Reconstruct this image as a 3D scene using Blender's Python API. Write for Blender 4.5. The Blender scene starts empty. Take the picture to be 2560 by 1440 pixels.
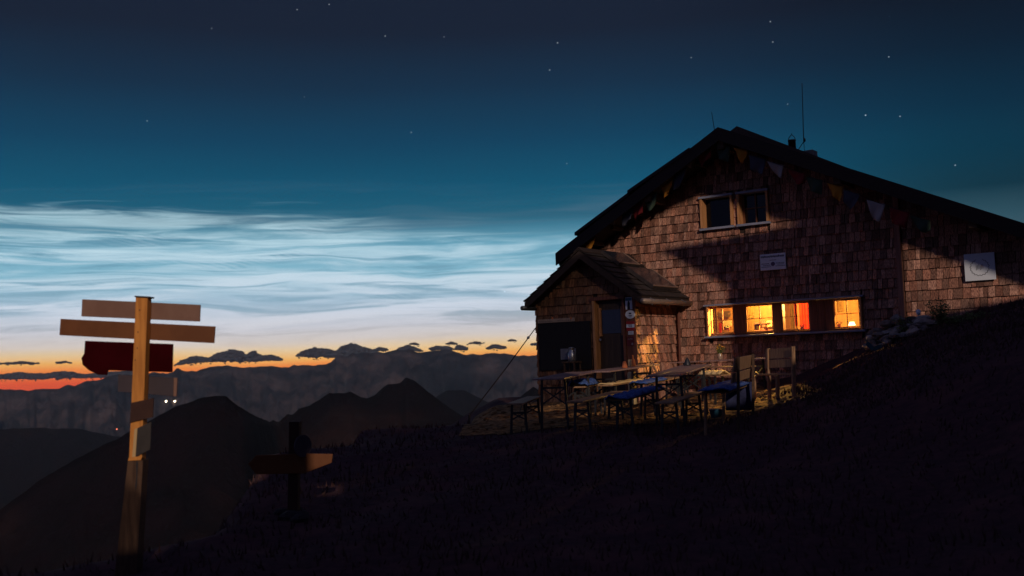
import bpy, math, random
from mathutils import Vector, Matrix, noise
from mathutils.bvhtree import BVHTree
R = math.radians
rng = random.Random(7)
sc = bpy.context.scene
col = sc.collection

# ------------------------------------------------------------------ camera
W, H, FPX = 2560, 1440, 2489.0
EYE = Vector((0, 0, 1.15))
PITCH, ROLL = R(4.07), 0.035
cf = Vector((0, math.cos(PITCH), math.sin(PITCH)))
cu0 = Vector((0, -math.sin(PITCH), math.cos(PITCH)))
cX = Vector((1, 0, 0))
cr = cX * math.cos(ROLL) - cu0 * math.sin(ROLL)
cu = cX * math.sin(ROLL) + cu0 * math.cos(ROLL)
cam_d = bpy.data.cameras.new('camera')
cam = bpy.data.objects.new('camera', cam_d); col.objects.link(cam)
cam.matrix_world = Matrix(((cr.x, cu.x, -cf.x, EYE.x), (cr.y, cu.y, -cf.y, EYE.y), (cr.z, cu.z, -cf.z, EYE.z), (0, 0, 0, 1)))
cam_d.sensor_width = 36; cam_d.lens = 35; cam_d.clip_start = .05; cam_d.clip_end = 60000
cam_d.dof.use_dof = True; cam_d.dof.focus_distance = 19.5; cam_d.dof.aperture_fstop = 1.8
sc.camera = cam

def ray(px, py):
    return (cf * FPX + cr * (px - W / 2) + cu * (H / 2 - py)).normalized()
def at(px, py, Y):
    d = ray(px, py); return EYE + d * (Y / d.y)

# ------------------------------------------------------------------ colour management
sc.view_settings.view_transform = 'Standard'; sc.view_settings.look = 'None'
sc.view_settings.exposure = 0; sc.view_settings.gamma = 1; sc.view_settings.use_curve_mapping = False
sc.cycles.max_bounces = 6; sc.cycles.diffuse_bounces = 3; sc.cycles.volume_bounces = 0
sc.cycles.transparent_max_bounces = 16
sc.cycles.sample_clamp_indirect = 2; sc.cycles.use_denoising = True
sc.cycles.adaptive_threshold = .006
sc.cycles.caustics_reflective = False; sc.cycles.caustics_refractive = False

def lin(r, g, b):
    f = lambda c: (c / 255 / 12.92) if c / 255 <= .04045 else ((c / 255 + .055) / 1.055) ** 2.4
    return (f(r), f(g), f(b), 1)

# ------------------------------------------------------------------ house frame and moon direction
U = Vector((.813, -.582, 0)).normalized()
NRM = Vector((-.582, -.813, 0)).normalized()          # out of the facade
M0 = Vector((3.53, 21.46, 0))
MOON_EL = R(18.5)
Lh = (U * math.sin(R(45)) + NRM * math.cos(R(45))).normalized()
Lr = Vector((-Lh.y, Lh.x, 0))                          # sideways
TAN = math.tan(MOON_EL)

# ------------------------------------------------------------------ world
world = bpy.data.worlds.new('World'); sc.world = world; world.use_nodes = True
NT = world.node_tree; NT.nodes.clear()
class G:
    """tiny node-graph helper"""
    def __init__(s, nt): s.nt = nt
    def n(s, t, **k):
        nd = s.nt.nodes.new(t)
        for a, v in k.items(): setattr(nd, a, v)
        return nd
    def l(s, a, b): s.nt.links.new(a, b)
    def set(s, inp, v):
        if isinstance(v, bpy.types.NodeSocket): s.l(v, inp)
        else: inp.default_value = v
    def m(s, op, a, b=None, c=None, clamp=False):
        nd = s.n('ShaderNodeMath', operation=op); nd.use_clamp = clamp
        s.set(nd.inputs[0], a)
        if b is not None: s.set(nd.inputs[1], b)
        if c is not None: s.set(nd.inputs[2], c)
        return nd.outputs[0]
    def mr(s, v, a, b, c=0., d=1., smooth=True):
        nd = s.n('ShaderNodeMapRange'); nd.interpolation_type = 'SMOOTHSTEP' if smooth else 'LINEAR'
        s.set(nd.inputs[0], v)
        for i, x in enumerate((a, b, c, d)): s.set(nd.inputs[i + 1], x)
        return nd.outputs[0]
    def mix(s, f, a, b, mode='MIX'):
        nd = s.n('ShaderNodeMix', data_type='RGBA', blend_type=mode)
        s.set(nd.inputs[0], f); s.set(nd.inputs[6], a); s.set(nd.inputs[7], b)
        return nd.outputs[2]
    def noise(s, v, scale, detail=3, rough=.5, dist=0.):
        nd = s.n('ShaderNodeTexNoise'); s.set(nd.inputs['Vector'], v)
        nd.inputs['Scale'].default_value = scale; nd.inputs['Detail'].default_value = detail
        nd.inputs['Roughness'].default_value = rough; nd.inputs['Distortion'].default_value = dist
        return nd.outputs[0]
    def comb(s, x, y, z=0.):
        nd = s.n('ShaderNodeCombineXYZ'); s.set(nd.inputs[0], x); s.set(nd.inputs[1], y); s.set(nd.inputs[2], z)
        return nd.outputs[0]
    def ramp(s, v, stops, interp='LINEAR'):
        nd = s.n('ShaderNodeValToRGB'); s.set(nd.inputs[0], v)
        cr_ = nd.color_ramp; cr_.interpolation = interp
        while len(cr_.elements) < len(stops): cr_.elements.new(.5)
        for e, (p, c) in zip(cr_.elements, stops): e.position = p; e.color = c
        return nd.outputs[0]
g = G(NT)
tc = g.n('ShaderNodeTexCoord').outputs['Generated']
sp = g.n('ShaderNodeSeparateXYZ'); g.l(tc, sp.inputs[0])
az = g.m('ARCTAN2', sp.outputs[0], sp.outputs[1])
el = g.m('MULTIPLY', g.m('ARCSINE', sp.outputs[2]), 180 / math.pi)     # degrees
azd = g.m('MULTIPLY', az, 180 / math.pi)
# warp
wv = g.comb(g.m('MULTIPLY', azd, .06), g.m('MULTIPLY', el, .35))
w1 = g.noise(wv, 1.0, 3, .5, .4)
elw = g.m('ADD', g.m('SUBTRACT', el, g.m('MULTIPLY', g.mr(azd, -12., -28., 0., .12), g.mr(el, 4., 1.))), g.m('MULTIPLY', g.m('SUBTRACT', w1, .5), .55))
E0, E1 = -4., 32.
pos = g.m('DIVIDE', g.m('SUBTRACT', elw, E0), E1 - E0, clamp=True)
P = lambda e: (e - E0) / (E1 - E0)
clear = g.ramp(pos, [(P(-3), lin(120, 46, 34)), (P(-.6), lin(222, 80, 36)), (P(.1), lin(240, 136, 56)), (P(.5), lin(243, 180, 94)),
                     (P(.95), lin(236, 204, 154)), (P(1.4), lin(226, 214, 204)), (P(2.2), lin(212, 214, 224)), (P(3.6), lin(172, 198, 218)), (P(5.0), lin(136, 188, 210)),
                     (P(6.6), lin(98, 162, 188)), (P(8.2), lin(34, 98, 124)), (P(10), lin(18, 84, 113)), (P(12.5), lin(18, 66, 95)),
                     (P(15.5), lin(22, 48, 72)), (P(18.5), lin(25, 35, 53)), (P(31), lin(27, 31, 47))])
# luminous high streaks (noctilucent band)
sv = g.comb(g.m('MULTIPLY', azd, .10), g.m('MULTIPLY', g.m('ADD', el, g.m('MULTIPLY', w1, 1.6)), 1.7))
s1 = g.noise(sv, 1.0, 7, .62, .9)
sv2 = g.comb(g.m('MULTIPLY', azd, .05), g.m('MULTIPLY', g.m('ADD', el, g.m('MULTIPLY', w1, 2.4)), 1.1), 4.)
s2 = g.noise(sv2, 1.0, 4, .55, .6)
streak = g.mr(g.m('ADD', g.m('MULTIPLY', s1, .6), g.m('MULTIPLY', s2, .5)), .46, .68)
# top edge of band wanders with azimuth
edge = g.m('ADD', g.mr(azd, -16., 4., .75, -1.35), g.m('ADD', 7.6, g.m('MULTIPLY', g.m('SUBTRACT', g.noise(g.comb(g.m('MULTIPLY', azd, .11), 2.), 1., 2, .5), .5), 2.2)))
edge = g.m('ADD', edge, g.m('MULTIPLY', g.m('SUBTRACT', s1, .5), 2.4))
band = g.m('MULTIPLY', g.mr(el, g.m('ADD', edge, g.mr(azd, -25., 2., .45, 1.5)), g.m('SUBTRACT', edge, g.mr(azd, -25., 2., .45, 1.5))), g.mr(el, .6, 2.6))
azband = g.m('MULTIPLY', g.mr(azd, 17., 7.), g.mr(azd, -80., -35.))
bf = g.m('MULTIPLY', g.m('MULTIPLY', band, azband), 1.0)
lift = g.mix(g.m('MULTIPLY', bf, g.mr(el, 8.5, 2., .28, .0)), clear, lin(160, 208, 226))
skyc = g.mix(g.m('MULTIPLY', g.m('MULTIPLY', bf, streak), .85), lift, g.ramp(g.mr(el, 1., 8., 0., 1., False), [(0, lin(238, 226, 222)), (.3, lin(222, 230, 244)), (1, lin(192, 228, 240))]))
dark = g.mr(s1, .50, .36)
skyc = g.mix(g.m('MULTIPLY', g.m('MULTIPLY', bf, dark), .55), skyc, g.ramp(g.mr(el, 1., 8., 0., 1., False), [(0, lin(196, 168, 150)), (.3, lin(128, 168, 190)), (1, lin(66, 128, 156))]))
# fine ripples
rp = g.n('ShaderNodeTexWave', wave_type='BANDS', bands_direction='DIAGONAL')
g.l(g.comb(g.m('MULTIPLY', azd, .75), g.m('MULTIPLY', el, 2.6)), rp.inputs[0]); rp.inputs['Scale'].default_value = 1.15
rp.inputs['Distortion'].default_value = 5.; rp.inputs['Detail'].default_value = 3.; rp.inputs['Detail Scale'].default_value = .8
rmask = g.m('MULTIPLY', g.mr(g.noise(g.comb(g.m('MULTIPLY', azd, .12), g.m('MULTIPLY', el, .6), 9.), 1., 2, .5), .52, .68), g.m('MULTIPLY', bf, g.mr(el, 1.6, 4.)))
skyc = g.mix(g.m('MULTIPLY', g.m('MULTIPLY', rmask, rp.outputs['Fac']), .3), skyc, lin(205, 225, 238))
# faint violet-grey veil streaks just above the band
veil = g.m('MULTIPLY', g.m('MULTIPLY', g.mr(s2, .45, .7), g.mr(el, 11., 8.)), g.m('MULTIPLY', g.mr(el, 6.5, 8.), azband))
skyc = g.mix(g.m('MULTIPLY', veil, .45), skyc, lin(92, 118, 138))
# falls off away from the afterglow
glow = g.mr(g.m('ABSOLUTE', g.m('ADD', azd, 8.)), 20., 100., 1., .16)
side = g.mr(azd, 4., 30., 1., .5)
skyc = g.mix(1., skyc, g.comb(g.m('MULTIPLY', glow, side), g.m('MULTIPLY', glow, side), g.m('MULTIPLY', glow, side)), 'MULTIPLY')
ls_ = g.m('SUBTRACT', 1., g.m('MULTIPLY', .52, g.m('MULTIPLY', g.mr(azd, 9., 26.), g.mr(el, 12., 6.5))))
skyc = g.mix(1., skyc, g.comb(ls_, ls_, ls_), 'MULTIPLY')
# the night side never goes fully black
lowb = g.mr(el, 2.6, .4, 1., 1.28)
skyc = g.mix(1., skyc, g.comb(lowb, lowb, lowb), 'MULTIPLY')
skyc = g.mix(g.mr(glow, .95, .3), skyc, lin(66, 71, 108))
# small stars
vo = g.n('ShaderNodeTexVoronoi', feature='F1'); g.l(tc, vo.inputs['Vector']); vo.inputs['Scale'].default_value = 42.
rs = g.n('ShaderNodeSeparateXYZ'); g.l(vo.outputs['Color'], rs.inputs[0])
mag = g.m('POWER', rs.outputs[0], 5.)
st = g.m('MULTIPLY', g.m('MULTIPLY', g.mr(vo.outputs['Distance'], .024, .008), g.mr(mag, .02, 1., .0, .9, False)), g.mr(el, 5.5, 9.))
stc = g.mix(rs.outputs[1], lin(150, 205, 235), lin(240, 225, 205))
def addc(a, f, c):
    return g.mix(f, a, c, 'ADD')
skyc = addc(skyc, st, stc)
for (sx, sy, br) in ((963, 90, .8), (1394, 107, 1.), (1374, 175, .8), (1028, 331, .9), (368, 302, .7), (823, 11, .7), (743, 24, .7), (2222, 142, .9), (2164, 288, 1.3),
                     (2250, 291, .8), (1926, 54, .8), (1932, 105, .7), (1969, 260, .6), (1417, 409, .6), (2388, 413, .8), (529, 71, .6), (1262, 729, 1.2), (1728, 144, .6), (1110, 92, .5)):
    d = ray(sx, sy)
    dp = g.n('ShaderNodeVectorMath', operation='DISTANCE'); g.l(tc, dp.inputs[0]); dp.inputs[1].default_value = d
    skyc = addc(skyc, g.mr(dp.outputs['Value'], .00062, .0003, 0., br * .7), lin(235, 240, 250))
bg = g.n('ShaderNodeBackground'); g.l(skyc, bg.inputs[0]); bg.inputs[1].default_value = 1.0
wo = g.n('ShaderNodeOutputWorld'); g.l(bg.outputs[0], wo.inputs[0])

# ------------------------------------------------------------------ moon (the one sun lamp)
sd = bpy.data.lights.new('moon_light', 'SUN'); sd.energy = 1.75; sd.angle = R(.3); sd.color = (1., .80, .64)
so = bpy.data.objects.new('moon_light', sd); col.objects.link(so)
Ldir = (Lh + Vector((0, 0, TAN))).normalized()
so.rotation_euler = Ldir.to_track_quat('Z', 'Y').to_euler()

# ------------------------------------------------------------------ mesh helpers
class MB:
    def __init__(s): s.v = []; s.f = []; s.mi = []; s.cur = 0
    def quadbox(s, o, a, b, c):
        """box from corner o and edge vectors"""
        i = len(s.v); o, a, b, c = map(Vector, (o, a, b, c))
        s.v += [o, o + a, o + a + b, o + b, o + c, o + a + c, o + a + b + c, o + b + c]
        fs = [(0, 3, 2, 1), (4, 5, 6, 7), (0, 1, 5, 4), (1, 2, 6, 5), (2, 3, 7, 6), (3, 0, 4, 7)]
        if a.cross(b).dot(c) < 0: fs = [tuple(reversed(f)) for f in fs]
        s.f += [tuple(i + k for k in f) for f in fs]; s.mi += [s.cur] * 6; return s
    def box(s, c, sx, sy, sz, X=(1, 0, 0), Y=(0, 1, 0), Z=(0, 0, 1)):
        X, Y, Z = Vector(X) * sx, Vector(Y) * sy, Vector(Z) * sz
        return s.quadbox(Vector(c) - (X + Y + Z) / 2, X, Y, Z)
    def bar(s, p, q, w, t, up=(0, 0, 1)):
        p, q = Vector(p), Vector(q); d = (q - p); up = Vector(up)
        x = d.cross(up)
        if x.length < 1e-6: x = d.cross(Vector((1, 0, 0)))
        x.normalize(); y = x.cross(d).normalized()
        return s.quadbox(p - x * w / 2 - y * t / 2, x * w, y * t, d)
    def tube(s, pts, r, n=8, r2=None):
        pts = [Vector(p) for p in pts]; base = len(s.v)
        for k, p in enumerate(pts):
            d = (pts[min(k + 1, len(pts) - 1)] - pts[max(k - 1, 0)]).normalized()
            x = d.cross(Vector((0, 0, 1)))
            if x.length < 1e-4: x = Vector((1, 0, 0))
            x.normalize(); y = d.cross(x)
            rr = r if r2 is None else r + (r2 - r) * k / (len(pts) - 1)
            for j in range(n):
                a = 2 * math.pi * j / n; s.v.append(p + x * math.cos(a) * rr + y * math.sin(a) * rr)
        for k in range(len(pts) - 1):
            for j in range(n):
                a, b = base + k * n + j, base + k * n + (j + 1) % n
                s.f.append((a, b, b + n, a + n)); s.mi.append(s.cur)
        s.f.append(tuple(base + j for j in reversed(range(n)))); s.mi.append(s.cur)
        e = base + (len(pts) - 1) * n
        s.f.append(tuple(e + j for j in range(n))); s.mi.append(s.cur); return s
    def lathe(s, c, prof, n=14, axis=(0, 0, 1)):
        Z = Vector(axis).normalized(); X = Z.orthogonal().normalized(); Y = Z.cross(X); b = len(s.v); c = Vector(c)
        for (r, z) in prof:
            for j in range(n):
                a = 2 * math.pi * j / n; s.v.append(c + Z * z + X * math.cos(a) * r + Y * math.sin(a) * r)
        for k in range(len(prof) - 1):
            for j in range(n):
                a, d = b + k * n + j, b + k * n + (j + 1) % n
                s.f.append((a, d, d + n, a + n)); s.mi.append(s.cur)
        s.f.append(tuple(b + j for j in reversed(range(n)))); s.mi.append(s.cur)
        e = b + (len(prof) - 1) * n; s.f.append(tuple(e + j for j in range(n))); s.mi.append(s.cur); return s
    def prism(s, poly, d):
        """poly: world points of one face, d: extrusion vector"""
        b = len(s.v); n = len(poly); d = Vector(d); poly = [Vector(p) for p in poly]
        nn = Vector((0, 0, 0))
        for i in range(n): nn += poly[i].cross(poly[(i + 1) % n])
        if nn.dot(d) > 0: poly.reverse()
        s.v += poly + [p + d for p in poly]
        s.f.append(tuple(range(b, b + n))); s.f.append(tuple(reversed(range(b + n, b + 2 * n))))
        for i in range(n): s.f.append((b + i, b + n + i, b + n + (i + 1) % n, b + (i + 1) % n))
        s.mi += [s.cur] * (n + 2); return s
    def face(s, *p):
        b = len(s.v); s.v += [Vector(q) for q in p]; s.f.append(tuple(range(b, b + len(p)))); s.mi.append(s.cur); return s
    def build(s, name, m, parent=None, org=None, smooth=False, kind=None, label=None):
        org = Vector(org) if org is not None else (parent_loc(parent) if parent else Vector((0, 0, 0)))
        me = bpy.data.meshes.new(name); me.from_pydata([tuple(v - org) for v in s.v], [], s.f)
        ms = m if isinstance(m, (list, tuple)) else [m]
        for mm in ms: me.materials.append(mm)
        if len(ms) > 1: me.polygons.foreach_set('material_index', s.mi)
        if smooth: me.polygons.foreach_set('use_smooth', [True] * len(me.polygons))
        me.update()
        o = bpy.data.objects.new(name, me); col.objects.link(o)
        if parent:
            o.parent = parent; o.location = org - parent_loc(parent)
        else: o.location = org
        if kind: o['kind'] = kind
        if label: o['label'] = label
        return o
LOC = {}
def parent_loc(o):
    v = Vector(o.location)
    while o.parent: o = o.parent; v += Vector(o.location)
    return v
def tag(o, label, cat, group=None):
    o['label'] = label; o['category'] = cat
    if group: o['group'] = group
    return o
def thing(name, loc, label, cat, group=None):
    o = bpy.data.objects.new(name, None); col.objects.link(o); o.location = loc; o.empty_display_size = .1
    return tag(o, label, cat, group)
def bevel(o, w=.006):
    m = o.modifiers.new('bevel', 'BEVEL'); m.width = w; m.segments = 2; m.limit_method = 'ANGLE'; return o

# ------------------------------------------------------------------ materials
def mat(name, c, rough=.8, c2=None, scale=6., stretch=(1, 1, 1), metal=0., rand=0., bump=.0, spec=.3, det=5, frame='house', emit=None, thr=(.35, .65)):
    m = bpy.data.materials.new(name); m.use_nodes = True; nt = m.node_tree; q = G(nt)
    b = nt.nodes['Principled BSDF']; b.inputs['Roughness'].default_value = rough; b.inputs['Metallic'].default_value = metal
    b.inputs['Specular IOR Level'].default_value = spec
    geo = q.n('ShaderNodeNewGeometry')
    mp = q.n('ShaderNodeMapping'); mp.vector_type = 'POINT'
    rot = q.n('ShaderNodeVectorRotate', rotation_type='Z_AXIS'); q.l(geo.outputs['Position'], rot.inputs['Vector'])
    rot.inputs['Angle'].default_value = -math.atan2(U.y, U.x) if frame == 'house' else 0.
    q.l(rot.outputs[0], mp.inputs[0]); mp.inputs['Scale'].default_value = stretch
    nz = q.noise(mp.outputs[0], scale, det, .6)
    c = tuple(c) + (1,) if len(c) == 3 else c
    cc = c
    if c2 is not None:
        c2 = tuple(c2) + (1,) if len(c2) == 3 else c2
        cc = q.mix(q.mr(nz, thr[0], thr[1]), c, c2)
    if rand:
        oi = q.n('ShaderNodeObjectInfo')
        r_ = q.m('FRACT', q.m('ADD', geo.outputs['Random Per Island'], oi.outputs['Random']))
        r2 = q.m('FRACT', q.m('MULTIPLY', r_, 7.31))
        k = q.mr(r_, 0., 1., 1 - rand, 1 + rand, False)
        cc = q.mix(1., cc, q.comb(k, q.m('MULTIPLY', k, q.mr(r2, 0., 1., .88, 1.12, False)), q.m('MULTIPLY', k, q.mr(r2, 0., 1., .84, 1.2, False))), 'MULTIPLY')
    q.set(b.inputs['Base Color'], cc)
    if bump:
        bn = q.n('ShaderNodeBump'); bn.inputs['Strength'].default_value = bump; bn.inputs['Distance'].default_value = .01
        q.l(nz, bn.inputs['Height']); q.l(bn.outputs[0], b.inputs['Normal'])
    if emit:
        b.inputs['Emission Color'].default_value = emit[0]; b.inputs['Emission Strength'].default_value = emit[1]
    return m
M = {}
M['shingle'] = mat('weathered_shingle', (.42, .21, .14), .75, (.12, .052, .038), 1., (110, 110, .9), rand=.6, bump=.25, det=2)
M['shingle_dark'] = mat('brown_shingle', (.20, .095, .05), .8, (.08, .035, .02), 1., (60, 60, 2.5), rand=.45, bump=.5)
M['backing'] = mat('wall_boards', (.03, .018, .014), .9)
M['roof'] = mat('dark_roofing', (.035, .026, .026), .8, (.02, .015, .016), 9., bump=.2)
M['roofshingle'] = mat('grey_brown_roof_shingle', (.038, .026, .023), .85, (.022, .015, .014), 1., (14, 40, 14), rand=.4, bump=.4)
M['fascia'] = mat('dark_fascia_wood', (.032, .019, .015), .8, (.02, .012, .01), 1., (3, 40, 40))
M['beam'] = mat('brown_beam', (.09, .05, .03), .8, (.05, .028, .018), 1., (4, 30, 30))
M['frame'] = mat('honey_window_wood', (.50, .24, .10), .6, (.36, .16, .06), 1., (30, 30, 3))
M['grey'] = mat('grey_painted_board', (.24, .25, .33), .5, (.16, .17, .23), 1., (3, 20, 20))
M['shutter'] = mat('brown_shutter_board', (.16, .06, .04), .7, (.09, .03, .02), 1., (50, 50, 2))
M['mullion'] = mat('dark_glazing_bar', (.16, .06, .025), .6)
M['post'] = mat('orange_larch_post', (.58, .23, .045), .7, (.42, .155, .028), 1., (40, 40, 3), frame='w')
M['stake'] = mat('weathered_oak_stake', (.085, .045, .026), .85, (.045, .022, .013), 1., (30, 30, 4), frame='w', bump=.6)
M['board_tan'] = mat('tan_sign_back', (.20, .105, .075), .6, (.17, .085, .06), 4., frame='w')
M['board_rust'] = mat('rust_brown_sign_back', (.15, .048, .012), .6, (.12, .036, .008), 4., frame='w')
M['board_red'] = mat('dark_red_sign_back', (.034, .001, .003), .9, (.026, .001, .002), 3., spec=.03, frame='w')
M['board_grey'] = mat('grey_violet_sign_back', (.05, .035, .045), .6, (.04, .028, .035), 3., frame='w')
M['board_dark'] = mat('dark_brown_board', (.035, .013, .010), .8, (.05, .02, .013), 5., frame='w')
M['alu'] = mat('dull_metal', (.32, .30, .30), .45, (.20, .18, .18), 8., metal=.5)
M['dullplate'] = mat('dull_grey_plate', (.038, .031, .029), .8, (.026, .021, .02), 8., frame='w')
M['darkstone'] = mat('dark_stone', (.03, .024, .024), .9, (.02, .017, .018), 7., bump=.6)
M['steel'] = mat('dark_steel', (.05, .05, .055), .45, metal=.7)
M['galv'] = mat('galvanised_steel', (.35, .36, .38), .3, (.28, .28, .3), 20., metal=.8)
M['white'] = mat('white_enamel', (.62, .66, .72), .5)
M['black'] = mat('black_print', (.012, .012, .018), .6)
M['red'] = mat('red_enamel', (.30, .02, .018), .5)
M['table'] = mat('varnished_spruce_top', (.30, .19, .17), .42, (.20, .12, .11), 1., (40, 40, 3), spec=.5)
M['benchwood'] = mat('bench_wood', (.34, .20, .11), .6, (.22, .12, .065), 1., (30, 30, 4))
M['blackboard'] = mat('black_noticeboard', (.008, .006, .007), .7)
M['door'] = mat('dark_door', (.05, .032, .024), .6, (.03, .02, .016), 1., (40, 40, 2))
M['pot'] = mat('terracotta', (.42, .12, .045), .8)
M['cream'] = mat('cream_ceramic', (.75, .55, .25), .6)
M['paleplaster'] = mat('pale_plaster', (.55, .40, .2), .8)
M['room'] = mat('warm_pine_panelling', (.19, .078, .011), .7, (.14, .053, .007), 1., (14, 14, 1))
def cloth_mat(name, c, k=.6):
    m = bpy.data.materials.new(name); m.use_nodes = True; nt = m.node_tree; nt.nodes.clear(); q = G(nt)
    geo = q.n('ShaderNodeNewGeometry'); nz = q.noise(geo.outputs['Position'], 30., 4, .6); kk = q.mr(nz, .2, .8, .75, 1.15)
    cc = q.mix(1., c, q.comb(kk, kk, kk), 'MULTIPLY')
    a = q.n('ShaderNodeBsdfDiffuse'); b = q.n('ShaderNodeBsdfTranslucent'); q.l(cc, a.inputs[0]); q.l(cc, b.inputs[0])
    mx = q.n('ShaderNodeMixShader'); mx.inputs[0].default_value = k; q.l(a.outputs[0], mx.inputs[1]); q.l(b.outputs[0], mx.inputs[2])
    o = q.n('ShaderNodeOutputMaterial'); q.l(mx.outputs[0], o.inputs[0]); return m
M['pale_pine'] = mat('pale_pine', (.11, .046, .008), .7, (.08, .032, .005), 1., (14, 14, 1))
M['redcloth'] = cloth_mat('orange_red_curtain', (.24, .017, .0015, 1))
M['creamcloth'] = cloth_mat('cream_curtain', (.16, .09, .025, 1))
M['creampad'] = mat('cream_pad', (.6, .42, .2), .9)
M['olive'] = cloth_mat('olive_cloth', (.05, .026, .004, 1))
M['picture'] = mat('dark_picture', (.03, .018, .01), .5, (.2, .1, .03), 9., thr=(.55, .7))
M['paper'] = mat('paper', (.22, .15, .08), .8)
M['rope'] = mat('dark_rope', (.03, .02, .02), .8)
M['leaf'] = mat('leaf_green', (.10, .12, .03), .7, (.06, .08, .02), 9.)
M['petal'] = mat('orange_petal', (.75, .30, .04), .6, (.8, .5, .05), 40.)
M['stone'] = mat('grey_stone', (.30, .24, .20), .85, (.14, .12, .11), 7., rand=.35, bump=.8)
M['blocker_wood'] = mat('shadow_blocker_wood', (.08, .05, .035), .8, (.05, .03, .02), 1., (30, 30, 3))  # only on the unseen shadow blockers behind the camera
# blue check cushion
def cushion_mat():
    m = bpy.data.materials.new('blue_check_cloth'); m.use_nodes = True; q = G(m.node_tree); b = m.node_tree.nodes['Principled BSDF']
    ch = q.n('ShaderNodeTexChecker'); t = q.n('ShaderNodeTexCoord'); q.l(t.outputs['Object'], ch.inputs[0]); ch.inputs['Scale'].default_value = 26.
    ch.inputs[1].default_value = (.018, .05, .20, 1); ch.inputs[2].default_value = (.05, .11, .32, 1)
    q.l(ch.outputs[0], b.inputs['Base Color']); b.inputs['Roughness'].default_value = .9
    return m
M['blue'] = cushion_mat()
M['towel'] = mat('dark_blue_towel', (.025, .03, .085), .9, (.018, .02, .06), 30.)
def glass_mat(name, tint=(1, 1, 1, 1), gl=.08):
    m = bpy.data.materials.new(name); m.use_nodes = True; nt = m.node_tree; nt.nodes.clear(); q = G(nt)
    tr = q.n('ShaderNodeBsdfTransparent'); tr.inputs[0].default_value = tint
    gs = q.n('ShaderNodeBsdfGlossy'); gs.inputs['Roughness'].default_value = .05
    mx = q.n('ShaderNodeMixShader'); mx.inputs[0].default_value = gl
    q.l(tr.outputs[0], mx.inputs[1]); q.l(gs.outputs[0], mx.inputs[2])
    o = q.n('ShaderNodeOutputMaterial'); q.l(mx.outputs[0], o.inputs[0]); return m
M['glass'] = glass_mat('window_glass', (.95, .95, .93, 1), .05)
M['darkglass'] = glass_mat('dark_room_glass', (.25, .28, .35, 1), .03)
def emis(name, c, s):
    m = bpy.data.materials.new(name); m.use_nodes = True; nt = m.node_tree; nt.nodes.clear(); q = G(nt)
    e = q.n('ShaderNodeEmission'); e.inputs[0].default_value = c; e.inputs[1].default_value = s
    o = q.n('ShaderNodeOutputMaterial'); q.l(e.outputs[0], o.inputs[0]); return m
M['bulb'] = emis('warm_lamp_glow', (1, .72, .36, 1), 5.)
M['valleylamp'] = emis('valley_lamp_glow', (1, .82, .55, 1), 25.)
M['redlamp'] = emis('red_valley_lamp_glow', (1, .2, .1, 1), 3.)

def ground_mat(name, a, b_, scale, bump=.8, c=None):
    m = bpy.data.materials.new(name); m.use_nodes = True; q = G(m.node_tree); b = m.node_tree.nodes['Principled BSDF']
    geo = q.n('ShaderNodeNewGeometry'); p = geo.outputs['Position']
    n1 = q.noise(p, scale, 8, .65); n2 = q.noise(p, scale * .13, 5, .6)
    cc = q.mix(q.mr(n1, .38, .62), a, b_)
    if c: cc = q.mix(q.mr(n2, .5, .66), cc, c)
    q.l(cc, b.inputs['Base Color']); b.inputs['Roughness'].default_value = .95; b.inputs['Specular IOR Level'].default_value = .1
    bn = q.n('ShaderNodeBump'); bn.inputs['Strength'].default_value = bump; bn.inputs['Distance'].default_value = .25 / scale
    q.l(n1, bn.inputs['Height']); q.l(bn.outputs[0], b.inputs['Normal']); return m
M['turf'] = ground_mat('alpine_turf', (.08, .034, .038, 1), (.05, .024, .028, 1), 9., .7, (.10, .042, .042, 1))
M['dirt'] = ground_mat('stony_terrace_dirt', (.36, .19, .075, 1), (.09, .046, .02, 1), 7., 1.4)
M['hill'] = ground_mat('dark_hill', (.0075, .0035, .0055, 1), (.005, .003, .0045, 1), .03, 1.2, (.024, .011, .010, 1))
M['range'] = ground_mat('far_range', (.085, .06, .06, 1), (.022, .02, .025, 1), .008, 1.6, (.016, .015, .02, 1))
M['grass'] = mat('dry_grass', (.075, .034, .03), .9, (.05, .026, .024), 3., frame='w')

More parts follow.
